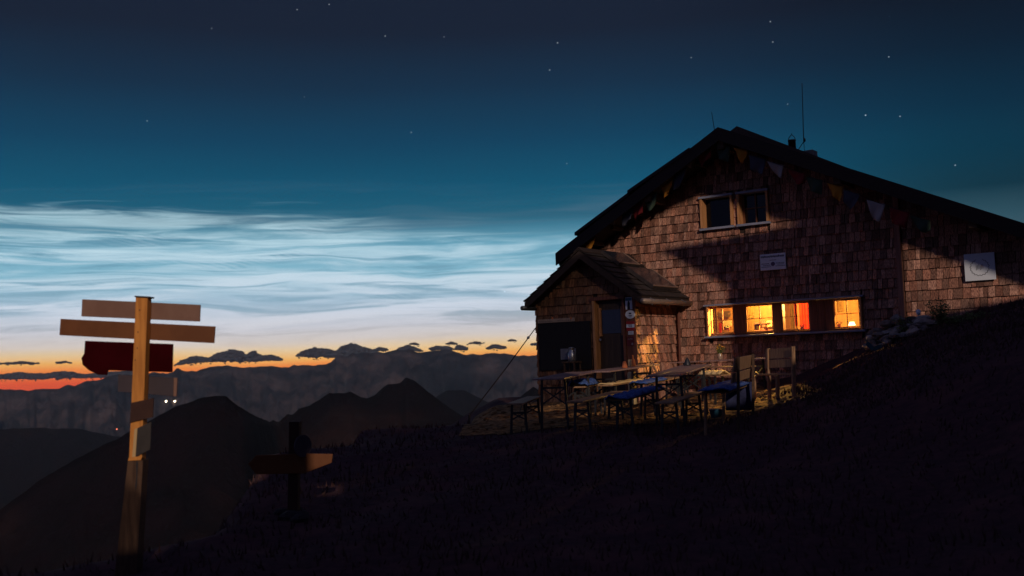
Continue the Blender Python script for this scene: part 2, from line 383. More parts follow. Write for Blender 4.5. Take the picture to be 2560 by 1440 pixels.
# ------------------------------------------------------------------ terrain
def sstep(a, b, x):
    t = max(0, min(1, (x - a) / (b - a))); return t * t * (3 - 2 * t)
def lerpt(t, x):
    if x <= t[0][0]: return t[0][1]
    for (a, va), (b, vb) in zip(t, t[1:]):
        if x <= b: return va + (vb - va) * (x - a) / (b - a)
    return t[-1][1]
BX = [(3.4, 0), (4.2, .1), (5.3, .40), (6.1, .80), (7, 1.15), (8, 1.45), (9, 1.7), (14, 2.9), (40, 9)]
def ground_z(x, y):
    yy = min(max(y, -60), 60)
    pat = .10 + .02 * (min(max(y, 14.8), 26) - 17) + .03 * (max(min(x, 5), -6) - 1.5)
    if y < 14.8: pat -= .062 * (14.8 - max(y, 4)) - .0
    # bank right
    xb = x + .20 * (17 - min(max(y, 12.0), 19)) * (1 if x > 0 else 0)
    b = lerpt(BX, xb)
    b *= .35 + .65 * sstep(3, 13, y)
    z = pat + b
    # drop on the left and behind
    xl = -1.15 - .165 * y - 3.0 * sstep(9.6, 7.6, y) + 1.3 * sstep(14.3, 15.6, y)
    if y > 8.6:
        k_ = sstep(0, .9, xl - x); z -= .56 * (y - 8.6) * k_
    z -= .25 * max(0, -9 - x)
    if y > 17.5: z -= .5 * max(0, -.5 - x)
    db = max(0, y - 24 + .0 * x); z -= .03 * min(db, 30) ** 1.6 + max(0, db - 30) * .5
    z += .06 * (noise.noise(Vector((x * .5, y * .5, 3))) ) + .025 * noise.noise(Vector((x * 2.1, y * 2.1, 7))) * (1 if not (0 < x < 4 and 15 < y < 21) else .5)
    if x > 4 or y < 13 or x < -1: z += .05 * noise.noise(Vector((x * 1.1, y * 1.1, 9)))
    return z
def grid_mesh(name, xs, ys, fz, m, kind='structure', smooth=True, parent=None):
    v = [(x, y, fz(x, y)) for y in ys for x in xs]; nx = len(xs)
    f = [(j * nx + i, j * nx + i + 1, (j + 1) * nx + i + 1, (j + 1) * nx + i) for j in range(len(ys) - 1) for i in range(nx - 1)]
    me = bpy.data.meshes.new(name); me.from_pydata(v, [], f); me.materials.append(m)
    me.polygons.foreach_set('use_smooth', [smooth] * len(me.polygons)); me.update()
    o = bpy.data.objects.new(name, me); col.objects.link(o)
    if kind: o['kind'] = kind
    return o, v, f
def spaced(a, b, fine0, fine1, st):
    out = []; x = fine0
    while x <= fine1: out.append(x); x += st
    s = st; x = fine1
    while x < b: s *= 1.15; x += s; out.append(min(x, b))
    s = st; x = fine0; pre = []
    while x > a: s *= 1.15; x -= s; pre.append(max(x, a))
    return pre[::-1] + out
GX = spaced(-260, 160, -8, 11, .14); GY = spaced(-60, 160, 5, 23, .14)
ground, gv, gf = grid_mesh('ground', GX, GY, ground_z, M['turf'])
gbvh = BVHTree.FromPolygons([Vector(v) for v in gv], gf)
def gz(x, y):
    h = gbvh.ray_cast(Vector((x, y, 200)), Vector((0, 0, -1))); return h[0].z if h[0] else ground_z(x, y)
# stony terrace in front of the house, a sheet slightly above the turf
def terr(x, y): return gz(x, y) + .008
tx = [i * .12 - .9 for i in range(52)]; ty = [14.6 + j * .12 for j in range(62)]
tv = [(x, y, terr(x, y) + .012 * abs(noise.noise(Vector((x * 6, y * 6, 1))))) for y in ty for x in tx]
tf = []
for j in range(len(ty) - 1):
    for i in range(len(tx) - 1):
        x, y = tx[i], ty[j]
        sN = (Vector((x, y, 0)) - M0).dot(NRM); 
        if sN < .0 or x > 5.0 - .3 * (17 - y) * 0 + .3 * noise.noise(Vector((y, 0, 5))) or y < 15.2 + .5 * noise.noise(Vector((x * .8, 1, 5))): continue
        if lerpt(BX, x + .20 * (17 - min(max(y, 12.), 19))) > .14: continue
        tf.append((j * 52 + i, j * 52 + i + 1, (j + 1) * 52 + i + 1, (j + 1) * 52 + i))
me = bpy.data.meshes.new('terrace'); me.from_pydata(tv, [], tf); me.materials.append(M['dirt']); me.polygons.foreach_set('use_smooth', [True] * len(tf))
terrace = bpy.data.objects.new('terrace', me); col.objects.link(terrace); terrace['kind'] = 'structure'

def ridge(name, prof, dist, base_el, back, m, amp, nsc, seed, rows=46, cols=420, gul=.09, gw=0., x0=-400, x1=3000, near=.45, zbase=-300):
    """range whose crest follows prof (pixel skyline) at distance dist(px)"""
    V = []; F = []
    for i in range(cols + 1):
        px = x0 + (x1 - x0) * i / cols
        py = lerpt(prof, px)
        D = dist(px)
        d = ray(px, py); h = Vector((d.x, d.y, 0)).normalized(); te = d.z / math.hypot(d.x, d.y)
        zc = EYE.z + D * te
        for j in range(rows + 1):
            t = j / rows
            if t < .8:
                u = t / .8; r_ = D * (near + (1 - near) * u)
                zz = zbase + (zc - zbase) * (u ** 1.25)
            else:
                u = (t - .8) / .2; r_ = D * (1 + back * u); zz = zc + (zbase - zc) * u ** .9
            p = h * r_
            q = Vector((p.x / nsc, p.y / nsc, seed))
            rn = 1 - abs(noise.noise(q)) * 2 + .5 * (1 - abs(noise.noise(q * 2.3)) * 2) + .25 * (1 - abs(noise.noise(q * 5.1)) * 2) + .12 * (1 - abs(noise.noise(q * 11)) * 2)
            w = (math.sin(min(1, t / .8) * math.pi)) ** .6 if t < .8 else math.sin((t - .8) / .2 * math.pi)
            gl = 1 - abs(noise.noise(Vector((i * gul + 1.6 * noise.noise(q * .8), t * 3.2, seed + 9)))) * 2 + .5 * (1 - abs(noise.noise(Vector((i * gul * 2.7, t * 5, seed + 4)))) * 2)
            rn = rn * (1 - gw) + gl * gw
            small = noise.noise(Vector((p.x / nsc * 16, p.y / nsc * 16, seed + 3))) * amp * .035
            V.append((p.x, p.y, zz + amp * (rn - .9) * w + small))
    n = rows + 1
    for i in range(cols):
        for j in range(rows): F.append((i * n + j, (i + 1) * n + j, (i + 1) * n + j + 1, i * n + j + 1))
    me = bpy.data.meshes.new(name); me.from_pydata(V, [], F); me.materials.append(m)
    me.polygons.foreach_set('use_smooth', [True] * len(F)); me.update()
    o = bpy.data.objects.new(name, me); col.objects.link(o); o['kind'] = 'structure'
    return o, BVHTree.FromPolygons([Vector(v) for v in V], F)
far_prof = [(-600, 985), (-200, 978), (0, 972), (60, 976), (149, 971), (169, 962), (187, 965), (221, 950), (239, 953), (263, 943), (300, 935), (340, 940), (380, 930), (420, 935), (437, 925), (441, 920), (456, 927),
            (490, 928), (524, 917), (561, 914), (610, 919), (670, 916), (722, 918), (737, 912), (775, 913), (816, 910), (828, 905), (839, 893), (846, 890), (872, 889), (880, 884), (925, 882), (974, 880), (989, 874), (1019, 874),
            (1052, 882), (1094, 876), (1131, 876), (1157, 886), (1199, 888), (1217, 882), (1247, 884), (1281, 886), (1307, 889), (1345, 887), (1500, 880), (1800, 890), (2300, 885), (3200, 880)]
mid_prof = [(-600, 1080), (0, 1062), (200, 1060), (330, 1090), (420, 1115), (700, 1110), (900, 1080), (1000, 1050), (1070, 1000), (1100, 975), (1120, 966), (1160, 966), (1195, 985), (1215, 994), (1290, 992), (1400, 980), (1700, 960), (2300, 940), (3200, 950)]
near_prof = [(-600, 1500), (-100, 1330), (0, 1275), (100, 1200), (200, 1142), (300, 1092), (400, 1037), (455, 1010), (512, 992), (540, 989), (565, 990), (595, 1015), (640, 1041), (674, 1054), (681, 1049), (696, 1056), (717, 1036), (734, 1037),
             (745, 1022), (775, 1013), (824, 983), (861, 983), (876, 979), (899, 991), (917, 996), (936, 989), (951, 974), (970, 961), (1000, 959), (1015, 942), (1037, 953), (1067, 977), (1112, 1011), (1150, 1037), (1200, 1058),
             (1250, 1030), (1290, 1001), (1318, 978), (1333, 965), (1346, 974), (1400, 1000), (1700, 1020), (3200, 1000)]
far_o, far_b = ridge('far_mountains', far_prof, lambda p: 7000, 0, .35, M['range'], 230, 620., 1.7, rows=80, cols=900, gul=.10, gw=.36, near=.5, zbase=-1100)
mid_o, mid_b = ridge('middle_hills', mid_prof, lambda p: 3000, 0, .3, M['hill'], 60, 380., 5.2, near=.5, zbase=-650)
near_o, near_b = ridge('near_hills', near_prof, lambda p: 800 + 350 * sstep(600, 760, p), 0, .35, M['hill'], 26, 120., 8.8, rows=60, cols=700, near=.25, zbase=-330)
# valley floor out to the horizon
vf = MB(); ringn = 48
for k in range(ringn):
    a, b = 2 * math.pi * k / ringn, 2 * math.pi * (k + 1) / ringn
    vf.face((0, 0, -1150), (12000 * math.cos(a), 12000 * math.sin(a), -1150), (12000 * math.cos(b), 12000 * math.sin(b), -1150))
vf.build('valley_floor', M['hill'], kind='structure')

# ------------------------------------------------------------------ house-frame helpers
def hp(s, n, z): return M0 + U * s + NRM * n + Vector((0, 0, z))
def F(px, py, n=0.):
    """pixel -> (s, z) on the vertical plane n metres in front of the facade"""
    d = ray(px, py); o = M0 + NRM * n
    t = (o - EYE).dot(NRM) / d.dot(NRM); p = EYE + d * t - o
    return p.dot(U), p.z
ZZ = Vector((0, 0, 1))
hut = thing('mountain_hut', M0, 'brown shingled mountain hut with gabled roof and four lit windows', 'hut')

# roof geometry on front rake plane
OV = .85
AS, AZ = F(1796, 320, OV); LS, LZ = F(1390, 635, OV); RS, RZ = F(2500, 541, OV)
sl = (AZ - LZ) / (AS - LS); sr = (AZ - RZ) / (RS - AS)
print('apex', AS, AZ, 'left', LS, LZ, 'right', RS, RZ, 'slopes', sl, sr)
SREND = 8.6
def roofz(s): return AZ - (AS - s) * sl if s < AS else AZ - (s - AS) * sr
TH = .17           # roof thickness measured vertically
DEPTH = 7.5
def roof_piece(mb, s0, s1, top, bot, n0, n1):
    """slanted slab between s0..s1, from bot to top above the roof line, n0 (front) to n1 (back)"""
    poly = [hp(s0, n0, roofz(s0) + bot), hp(s1, n0, roofz(s1) + bot), hp(s1, n0, roofz(s1) + top), hp(s0, n0, roofz(s0) + top)]
    mb.prism(poly, -NRM * (n0 - n1))
r_ = MB(); roof_piece(r_, LS, AS, 0, -TH, OV, -DEPTH); roof_piece(r_, AS + .002, SREND, 0, -TH, OV, -DEPTH)
roof = r_.build('roof', M['roof'], hut)
# barge boards (proud of the slab)
for a, b in ((LS, AS), (AS, SREND)):
    q_ = MB(); poly = [hp(a, OV + .03, roofz(a) - TH - .09), hp(b, OV + .03, roofz(b) - TH - .09), hp(b, OV + .03, roofz(b) + .015), hp(a, OV + .03, roofz(a) + .015)]
    q_.prism(poly, -NRM * .028); q_.build('barge_board', M['fascia'], hut)
# raised roofing sheets along the left slope
for (xa, ya, xb, yb, h) in ((1436, 581, 1570, 481, .0), (1568, 476, 1722, 369, .0)):
    sa, za = F(xa, ya, OV + .05); sb, zb = F(xb, yb, OV + .05)
    q_ = MB(); poly = [hp(sa, OV + .05, za - .07), hp(sb, OV + .05, zb - .07), hp(sb, OV + .05, zb), hp(sa, OV + .05, za)]
    q_.prism(poly, -NRM * 5.); q_.build('roof_sheet', M['roof'], hut)
# raised rear layer, its front edge stands about a metre behind the barge board
S2, Z2 = F(1842, 315, -.05); S3, Z3 = F(2176, 441, -.05); S4, Z4 = F(2500, 540, OV)
q_ = MB(); S3, Z3 = F(2174, 440, -.05)
q_.prism([hp(S2, -.05, Z2 - .45), hp(S3, -.05, Z3 - .35), hp(S3, -.05, Z3), hp(S2, -.05, Z2)], -NRM * 6.5)
q_.prism([hp(S2 - .9, -.05, Z2 - .45 * 1 - .2), hp(S2 - .003, -.05, Z2 - .45), hp(S2 - .003, -.05, Z2), hp(S2 - .9, -.05, Z2 - .9 * sl)], -NRM * 6.5)
q_.build('ridge_roofing', mat('brown_roof_edge', (.075, .045, .035), .85, (.05, .03, .025), 9.), hut)
# purlins and rafters under the overhang
for s_ in (LS + .55, AS - 1.7, AS, AS + 2.3, AS + 4.6):
    q_ = MB(); z = roofz(s_) - TH - .10 - (.06 if abs(s_ - AS) < .1 else 0)
    q_.box(hp(s_, OV / 2 - .1, z), .14, .18, OV + .1, U, ZZ, NRM); bevel(q_.build('purlin', M['beam'], hut))
for k in range(9):
    s_ = LS + .25 + k * .52
    if s_ > AS - .2: break
    q_ = MB(); q_.bar(hp(s_, OV - .3 - .0 * k, roofz(s_) - TH - .05), hp(s_, .05, roofz(s_) - TH - .05), .07, .08); q_.build('rafter_tail', M['beam'], hut)

# wall body (solid behind the shingles) with the window recesses and the room
WL, _ = -2.55, 0
SL, SR_ = -2.62, 8.3
# window band pixels
b0, zb_top0 = F(1765, 765, .1); b1, zb_top1 = F(2152, 741, .1); _, zb_bot0 = F(1768, 843, .1); _, zb_bot1 = F(2154, 828, .1)
ZT = (zb_top0 + zb_top1) / 2; ZB = (zb_bot0 + zb_bot1) / 2
print('band', b0, b1, ZB, ZT)
u0, ut0 = F(1748, 493, .08); u1, ut1 = F(1828, 482, .08); u2, ut2 = F(1840, 478, .08); u3, ut3 = F(1917, 470, .08); _, ub0 = F(1750, 577, .08); _, ub3 = F(1917, 557, .08)
UT = (ut0 + ut3) / 2; UB = (ub0 + ub3) / 2
print('upper', u0, u1, u2, u3, UB, UT)
WT = .22
wb = MB()
def wall_box(s0, s1, z0, z1):
    wb.quadbox(hp(s0, -WT, z0), U * (s1 - s0), NRM * (WT - .03), ZZ * (z1 - z0))
EPS = .0
wall_box(SL, b0 + .04, -.6, ZT)          # left of band
wall_box(b1 - .04, SR_, -.6, ZT)
wall_box(b0 + .04, b1 - .04, -.6, ZB)
# above the band up to upper windows
wall_box(SL, SR_, ZT, UB)
wall_box(SL, u0 + .03, UB, UT); wall_box(u1 - .03, u2 + .03, UB, UT); wall_box(u3 - .03, SR_, UB, UT)
# gable prism above UT, cut by roof
def gable(z0, z1):
    s0 = AS - (AZ - TH - z0) / sl; s1 = AS + (AZ - TH - z0) / sr
    return s0, s1
# trim side pieces beyond roof: build separately using clipped polygons
wb2 = MB()
gs0, gs1 = gable(UT, 0)
wb2.prism([hp(max(gs0, SL), -WT, UT), hp(min(gs1, SR_), -WT, UT), hp(AS, -WT, AZ - TH)], NRM * (WT - .03))
# the boxes above were full width; replace by clipped polygons
wb = MB()
def clipbox(s0, s1, z0, z1):
    """rectangle clipped under the roof line"""
    n = 24; pts_top = []
    for i in range(n + 1):
        s = s0 + (s1 - s0) * i / n; pts_top.append((s, min(z1, roofz(s) - TH)))
    pts_top = [(s, z) for s, z in pts_top if z > z0]
    if len(pts_top) < 2: return
    poly = [hp(pts_top[0][0], -WT, z0), hp(pts_top[-1][0], -WT, z0)] + [hp(s, -WT, z) for s, z in reversed(pts_top)]
    wb.prism(poly, NRM * (WT - .03))
clipbox(SL, b0 + .04, -.6, ZT); clipbox(b1 - .04, SR_, -.6, ZT); clipbox(b0 + .04, b1 - .04, -.6, ZB)
clipbox(SL, SR_, ZT, UB); clipbox(SL, u0 + .03, UB, UT); clipbox(u1 - .03, u2 + .03, UB, UT); clipbox(u3 - .03, SR_, UB, UT)
wb.v += [];  base = len(wb.v)
for f in wb2.f: wb.f.append(tuple(i + base for i in f)); wb.mi.append(0)
wb.v += wb2.v
# side and rear walls
wb.quadbox(hp(SL, -DEPTH + .5, -1.2), U * .2, NRM * (DEPTH - .5 - WT - .002), ZZ * (roofz(SL) - TH + 1.15))
wb.quadbox(hp(SR_ - .2, -DEPTH + .5, -.6), U * .2, NRM * (DEPTH - .5 - WT - .002), ZZ * (roofz(SR_) - TH + .55))
wb.prism([hp(SL + .2, -DEPTH + .3, -1.2), hp(SR_ - .2, -DEPTH + .3, -1.2), hp(SR_ - .2, -DEPTH + .3, roofz(SR_) - TH - .1), hp(AS, -DEPTH + .3, AZ - TH - .05), hp(SL + .2, -DEPTH + .3, roofz(SL) - TH - .02)], NRM * .2)
wall = wb.build('wall', M['backing'], hut)

# porch dimensions
PN = 1.79
pl, _ = F(1343, 850, PN); pr, _ = F(1589, 800, PN)
ra_s, ra_z = F(1447, 622, PN + .35); rl_s, rl_z = F(1311, 752, PN + .35); rr_s, rr_z = F(1603, 736, PN + .35)
psl = (ra_z - rl_z) / (ra_s - rl_s); psr = (ra_z - rr_z) / (rr_s - ra_s)
print('porch', pl, pr, ra_s, ra_z, rl_s, rl_z, rr_s, rr_z, psl, psr)
def proof(s): return ra_z - (ra_s - s) * psl if s < ra_s else ra_z - (s - ra_s) * psr
PT = .13
PB = -.35
# openings of porch front: door
dl, dt = F(1484, 752, PN); dr, _ = F(1560, 747, PN)
DT = F(1520, 750, PN)[1]
pw = MB()
def pclip(s0, s1, z0, z1):
    n = 16; top = []
    for i in range(n + 1):
        s = s0 + (s1 - s0) * i / n; top.append((s, min(z1, proof(s) - PT)))
    poly = [hp(s0, PN - .15, z0), hp(s1, PN - .15, z0)] + [hp(s, PN - .15, z) for s, z in reversed(top)]
    pw.prism(poly, NRM * .12)
pclip(pl, dl, PB, DT); pclip(dr, pr, PB, DT); pclip(pl, pr, DT, 9)
pw.quadbox(hp(pr - .15, 0, PB), U * .12, NRM * (PN - .152), ZZ * (proof(pr) - PT - PB))
pw.quadbox(hp(pl + .03, 0, PB), U * .12, NRM * (PN - .152), ZZ * (proof(pl) - PT - PB))
pw.build('porch_wall', M['backing'], hut)

# ------------------------------------------------------------------ shingles
UNIT = bpy.data.meshes.new('shingle')
def sh_verts():
    # local: x width, y out, z up; butt end thick at the bottom
    return [(-.5, 0, 0), (.5, 0, 0), (.5, 1, 0), (-.5, 1, 0), (-.5, 0, 1), (.5, 0, 1), (.5, .25, 1), (-.5, .25, 1)]
SHF = [(0, 1, 2, 3), (4, 7, 6, 5), (0, 4, 5, 1), (1, 5, 6, 2), (2, 6, 7, 3), (3, 7, 4, 0)]
UNIT.from_pydata(sh_verts(), [], SHF); UNIT.materials.append(M['shingle']); UNIT.update()
def facing(Xd, Nd):
    """rows of shingles: returns list (origin, width, height, thickness, tilt)"""
cands = []
def shingle_wall(org, Xd, Nd, a0, a1, z0, z1, top, holes, expo, wmin, wmax, out, vis=None):
    z = z0
    while z < z1:
        zr = z + rng.uniform(-.004, .004); a = a0 - rng.uniform(0, wmin)
        while a < a1:
            w = rng.uniform(wmin, wmax) if rng.random() > .2 else rng.uniform(wmax * .8, wmax * 1.15)
            x0, x1 = max(a, a0), min(a + w, a1); zz = zr; a += w
            if x1 - x0 < .02: continue
            t = min(top(x0 + .1 * w), top(x1 - .1 * w)); hgt = min(expo * 1.12, t - zz)
            ok = hgt > .05
            for (h0, h1, k0, k1) in holes:
                if x1 <= h0 or x0 >= h1 or zz + expo <= k0 or zz >= k1: continue
                if x0 < h0 - .02: x1 = h0
                elif x1 > h1 + .02: x0 = h1
                elif zz < k0 - .02: hgt = min(hgt, k0 - zz)
                elif zz + expo > k1 + .02: hgt -= k1 - zz; zz = k1
                else: ok = False
            if not ok or x1 - x0 < .015: continue
            out.append((org + Xd * ((x0 + x1) / 2) + Nd * -.028 + ZZ * (zz + rng.uniform(-.005, .004)), Xd, Nd, (x1 - x0) - rng.uniform(.005, .013), hgt, .05 + rng.uniform(-.010, .014), rng.uniform(-.012, .012)))
        z += expo
main_s = []
hole_band = (b0 - .0, b1 + .0, ZB - .02, ZT + .03)
hole_up = (u0 - .02, u3 + .02, UB - .03, UT + .05)
CB = F(2254, 700, 0)[0]
shingle_wall(M0, U, NRM, SL, CB - .06, -.2, 6.5, lambda s: roofz(s) - TH, [hole_band, (u0, u1, UB - .01, UT), (u2, u3, UB - .01, UT)], .188, .05, .125, main_s)
shingle_wall(M0 + NRM * .03, U, NRM, CB + .06, SR_, .6, 6.5, lambda s: roofz(s) - TH, [], .195, .065, .15, main_s)
def emit_shingles(lst, name, m, parent, n_ind=0):
    if n_ind:
        def key(t):
            p = t[0]; s = (p - M0).dot(U)
            d = (p - EYE).length
            pxx = 1280 + p.x / p.y * FPX
            vis = pxx < 2580 and p.z > lerpt([(4.5, -.2), (6, .8), (9, 1.6)], p.x) and not (pxx < 1700 and p.z < 3)
            return -(t[3] * t[4] / d ** 2 if vis else 0)
        lst.sort(key=key)
        for t in lst[:n_ind]:
            o, X, N, w, h, th, rot = t
            ob = bpy.data.objects.new('shingle', UNIT); col.objects.link(ob); ob.parent = parent
            Xr = X * math.cos(rot) + ZZ * math.sin(rot); Zr = ZZ * math.cos(rot) - X * math.sin(rot)
            mt = Matrix(((Xr.x * w, N.x * th, Zr.x * h, 0), (Xr.y * w, N.y * th, Zr.y * h, 0), (Xr.z * w, N.z * th, Zr.z * h, 0), (0, 0, 0, 1)))
            pos = o - parent_loc(parent)
            mt.translation = pos; ob.matrix_local = mt
        lst = lst[n_ind:]
    mb = MB()
    for (o, X, N, w, h, th, rot) in lst:
        Xr = X * math.cos(rot) + ZZ * math.sin(rot); Zr = ZZ * math.cos(rot) - X * math.sin(rot)
        b = len(mb.v)
        for (x, y, z) in sh_verts(): mb.v.append(o + Xr * x * w + N * y * th + Zr * z * h)
        mb.f += [tuple(b + i for i in f) for f in SHF]; mb.mi += [0] * 6
    mb.build(name, m, parent, kind='stuff')
emit_shingles(main_s, 'shingle_cladding', M['shingle'], hut, 296)
pf = []
NB0, NBt = F(1344, 805, PN); NB1, NBb = F(1440, 870, PN)
shingle_wall(hp(0, PN, 0), U, NRM, pl - .02, pr + .0, PB, 5, lambda s: proof(s) - PT, [(dl - .02, pr + .01, -2, DT + .05)], .185, .07, .15, pf)
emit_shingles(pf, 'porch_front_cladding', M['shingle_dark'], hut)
ps = []
shingle_wall(hp(pr, 0, 0), -NRM * -1, U, .03, PN + .02, PB, 5, lambda a: proof(pr) - PT + .02, [], .19, .07, .15, ps)
emit_shingles(ps, 'porch_side_cladding', M['shingle'], hut)
ps = []
shingle_wall(hp(pl, 0, 0), NRM, -U, .03, PN + .02, PB, 5, lambda a: proof(pl) - PT + .02, [], .19, .09, .18, ps)
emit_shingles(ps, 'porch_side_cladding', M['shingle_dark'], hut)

# corner board of the wing
q_ = MB(); q_.quadbox(hp(CB - .055, -.02, .5), U * .1, NRM * .115, ZZ * (roofz(CB) - TH - .52)); bevel(q_.build('corner_board', mat('pink_brown_board', (.34, .17, .12), .7, (.24, .11, .08), 1., (30, 30, 2)), hut), .008)

# ------------------------------------------------------------------ upper windows
def frame_box(s0, s1, z0, z1, n0, n1, w, m, name, parent, sillm=None):
    pass
for (a, b, closed) in ((u0, u1, False), (u2, u3, True)):
    q_ = MB(); t = .045
    q_.quadbox(hp(a, -.2, UB + t), U * t, NRM * .28, ZZ * (UT - UB - 2 * t))
    q_.quadbox(hp(b - t, -.2, UB + t), U * t, NRM * .28, ZZ * (UT - UB - 2 * t))
    wf = q_.build('window_frame', M['frame'], hut)
    q_ = MB(); q_.quadbox(hp(a - .02, -.2, UT - t), U * (b - a + .04), NRM * .30, ZZ * t); q_.build('window_head', M['grey'], wf)
    q_ = MB(); q_.quadbox(hp(a - .02, -.2, UB - .01), U * (b - a + .04), NRM * .31, ZZ * t); q_.build('window_sill', M['grey'], wf)
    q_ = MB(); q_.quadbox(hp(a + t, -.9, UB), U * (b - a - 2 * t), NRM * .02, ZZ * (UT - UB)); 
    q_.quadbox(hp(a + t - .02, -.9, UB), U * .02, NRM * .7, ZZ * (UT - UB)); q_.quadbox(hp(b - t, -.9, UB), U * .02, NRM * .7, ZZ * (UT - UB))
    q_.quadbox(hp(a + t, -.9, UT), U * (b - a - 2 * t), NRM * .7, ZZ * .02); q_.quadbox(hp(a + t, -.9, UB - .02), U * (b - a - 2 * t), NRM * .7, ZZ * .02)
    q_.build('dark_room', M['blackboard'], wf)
    q_ = MB(); q_.quadbox(hp(a + t + .004, -.15, UB + t), U * (b - a - 2 * t - .008), NRM * .006, ZZ * (UT - UB - 2 * t)); q_.build('pane', M['darkglass'], wf)
    if closed:
        q_ = MB(); c = (a + b) / 2
        q_.quadbox(hp(c - .012, -.14, UB + t), U * .024, NRM * .03, ZZ * (UT - UB - 2 * t))
        q_.quadbox(hp(a + t + .002, -.14, UB + t), U * .04, NRM * .028, ZZ * (UT - UB - 2 * t))
        q_.quadbox(hp(a + t + .05, -.14, (UB + UT) / 2), U * (c - a - t - .064), NRM * .026, ZZ * .02)
        q_.quadbox(hp(c + .014, -.14, (UB + UT) / 2), U * (b - t - c - .016), NRM * .026, ZZ * .02)
        q_.build('glazing_bar', M['mullion'], wf)

# ------------------------------------------------------------------ lit window band
t = .035
q_ = MB(); q_.quadbox(hp(b0 - .05, -.1, ZT - .01), U * (b1 - b0 + .1), NRM * .25, ZZ * .035); bevel(q_.build('window_head', M['grey'], hut))
q_ = MB(); q_.quadbox(hp(b0 - .04, -.13, ZB - .015), U * (b1 - b0 + .1), NRM * .30, ZZ * .04); bevel(q_.build('window_sill', M['grey'], hut))
for a in (b0, b1 - t):
    q_ = MB(); q_.quadbox(hp(a, -.1, ZB + .027), U * t, NRM * .21, ZZ * (ZT - ZB - .04)); bevel(q_.build('window_jamb', M['frame'], hut))
wins = []
for (xa, ya, xb, yb, xc, yc) in ((1776, 769, 1834, 765, 1781, 833), (1864, 758, 1932, 752, 1870, 833), (1953, 749, 2023, 745, 1957, 830), (2082, 744, 2148, 740, 2086, 822)):
    a, za = F(xa, ya, -.05); b, zb_ = F(xb, yb, -.05); _, zc = F(xc, yc, -.05)
    wins.append((a, b, ZB + .07, ZT - .035))
print('wins', wins)
for wi, (a, b, z0, z1) in enumerate(wins):
    fr = MB(); t2 = .022
    fr.quadbox(hp(a, -.09, z0), U * t2, NRM * .06, ZZ * (z1 - z0)); fr.quadbox(hp(b - t2, -.09, z0), U * t2, NRM * .06, ZZ * (z1 - z0))
    fr.quadbox(hp(a + t2, -.09, z0), U * (b - a - 2 * t2), NRM * .058, ZZ * t2); fr.quadbox(hp(a + t2, -.09, z1 - t2), U * (b - a - 2 * t2), NRM * .058, ZZ * t2)
    wf = fr.build('window_frame', M['frame'], hut)
    c = (a + b) / 2; zm = z0 + (z1 - z0) * .5
    q_ = MB(); q_.quadbox(hp(c - .007, -.08, z0 + t2), U * .014, NRM * .035, ZZ * (z1 - z0 - 2 * t2))
    q_.quadbox(hp(a + t2, -.08, zm - .005), U * (c - a - t2 - .0075), NRM * .032, ZZ * .011); q_.quadbox(hp(c + .0075, -.08, zm - .005), U * (b - t2 - c - .0075), NRM * .032, ZZ * .011)
    q_.build('glazing_bar', M['mullion'], wf)
    for (p0, p1) in ((a + t2, c - .007), (c + .007, b - t2)):
        for (k0, k1) in ((z0 + t2, zm - .005), (zm + .006, z1 - t2)):
            q_ = MB(); q_.quadbox(hp(p0, -.066, k0), U * (p1 - p0), NRM * .004, ZZ * (k1 - k0)); q_.build('pane', M['glass'], wf)
    # inner deep reveal: sill board below each casement
    q_ = MB(); q_.quadbox(hp(a - .01, -.1, ZB + .026), U * (b - a + .02), NRM * .085, ZZ * (z0 - ZB - .03)); q_.build('window_apron', M['shutter'], wf)
    q_ = MB(); q_.quadbox(hp(a, -.1, z1 + .002), U * (b - a), NRM * .07, ZZ * (ZT - .012 - z1)); q_.build('window_header', M['frame'], wf)
# closed shutter panels between the casements
gaps = [(b0 + t, wins[0][0])] + [(wins[i][1], wins[i + 1][0]) for i in range(3)] + [(wins[3][1], b1 - t)]
for (a, b) in gaps:
    w = b - a
    if w < .012: continue
    n = max(1, round(w / .14)); q0 = a + .002
    for k in range(n):
        q_ = MB(); q_.quadbox(hp(a + w * k / n + .002, -.1, ZB + .027), U * (w / n - .004), NRM * (.085 + .006 * (k % 2)), ZZ * (ZT - ZB - .04)); bevel(q_.build('shutter_board', M['shutter'], hut), .004)
# ------------------------------------------------------------------ the room behind
RD = 2.6; RZ0, RZ1 = ZB - .75, ZT + .65
rm = MB(); ra, rb = b0 - .5, b1 + .35
rm.quadbox(hp(ra, -WT - RD - .05, RZ0), U * (rb - ra), NRM * .05, ZZ * (RZ1 - RZ0))
rm.quadbox(hp(ra - .05, -WT - RD, RZ0), U * .05, NRM * (RD - .002), ZZ * (RZ1 - RZ0)); rm.quadbox(hp(rb, -WT - RD, RZ0), U * .05, NRM * (RD - .002), ZZ * (RZ1 - RZ0))
rm.quadbox(hp(ra, -WT - RD, RZ1), U * (rb - ra), NRM * (RD - .002), ZZ * .05); rm.quadbox(hp(ra, -WT - RD, RZ0 - .05), U * (rb - ra), NRM * (RD - .002), ZZ * .05)
rm.build('room', M['room'], hut)
# window reveals towards the room
rv = MB()
for (a, b) in gaps:
    rv.quadbox(hp(a - .0, -WT, ZB + .03), U * (b - a), NRM * .10, ZZ * (ZT - ZB - .05))
rv.build('window_reveal', M['room'], hut)
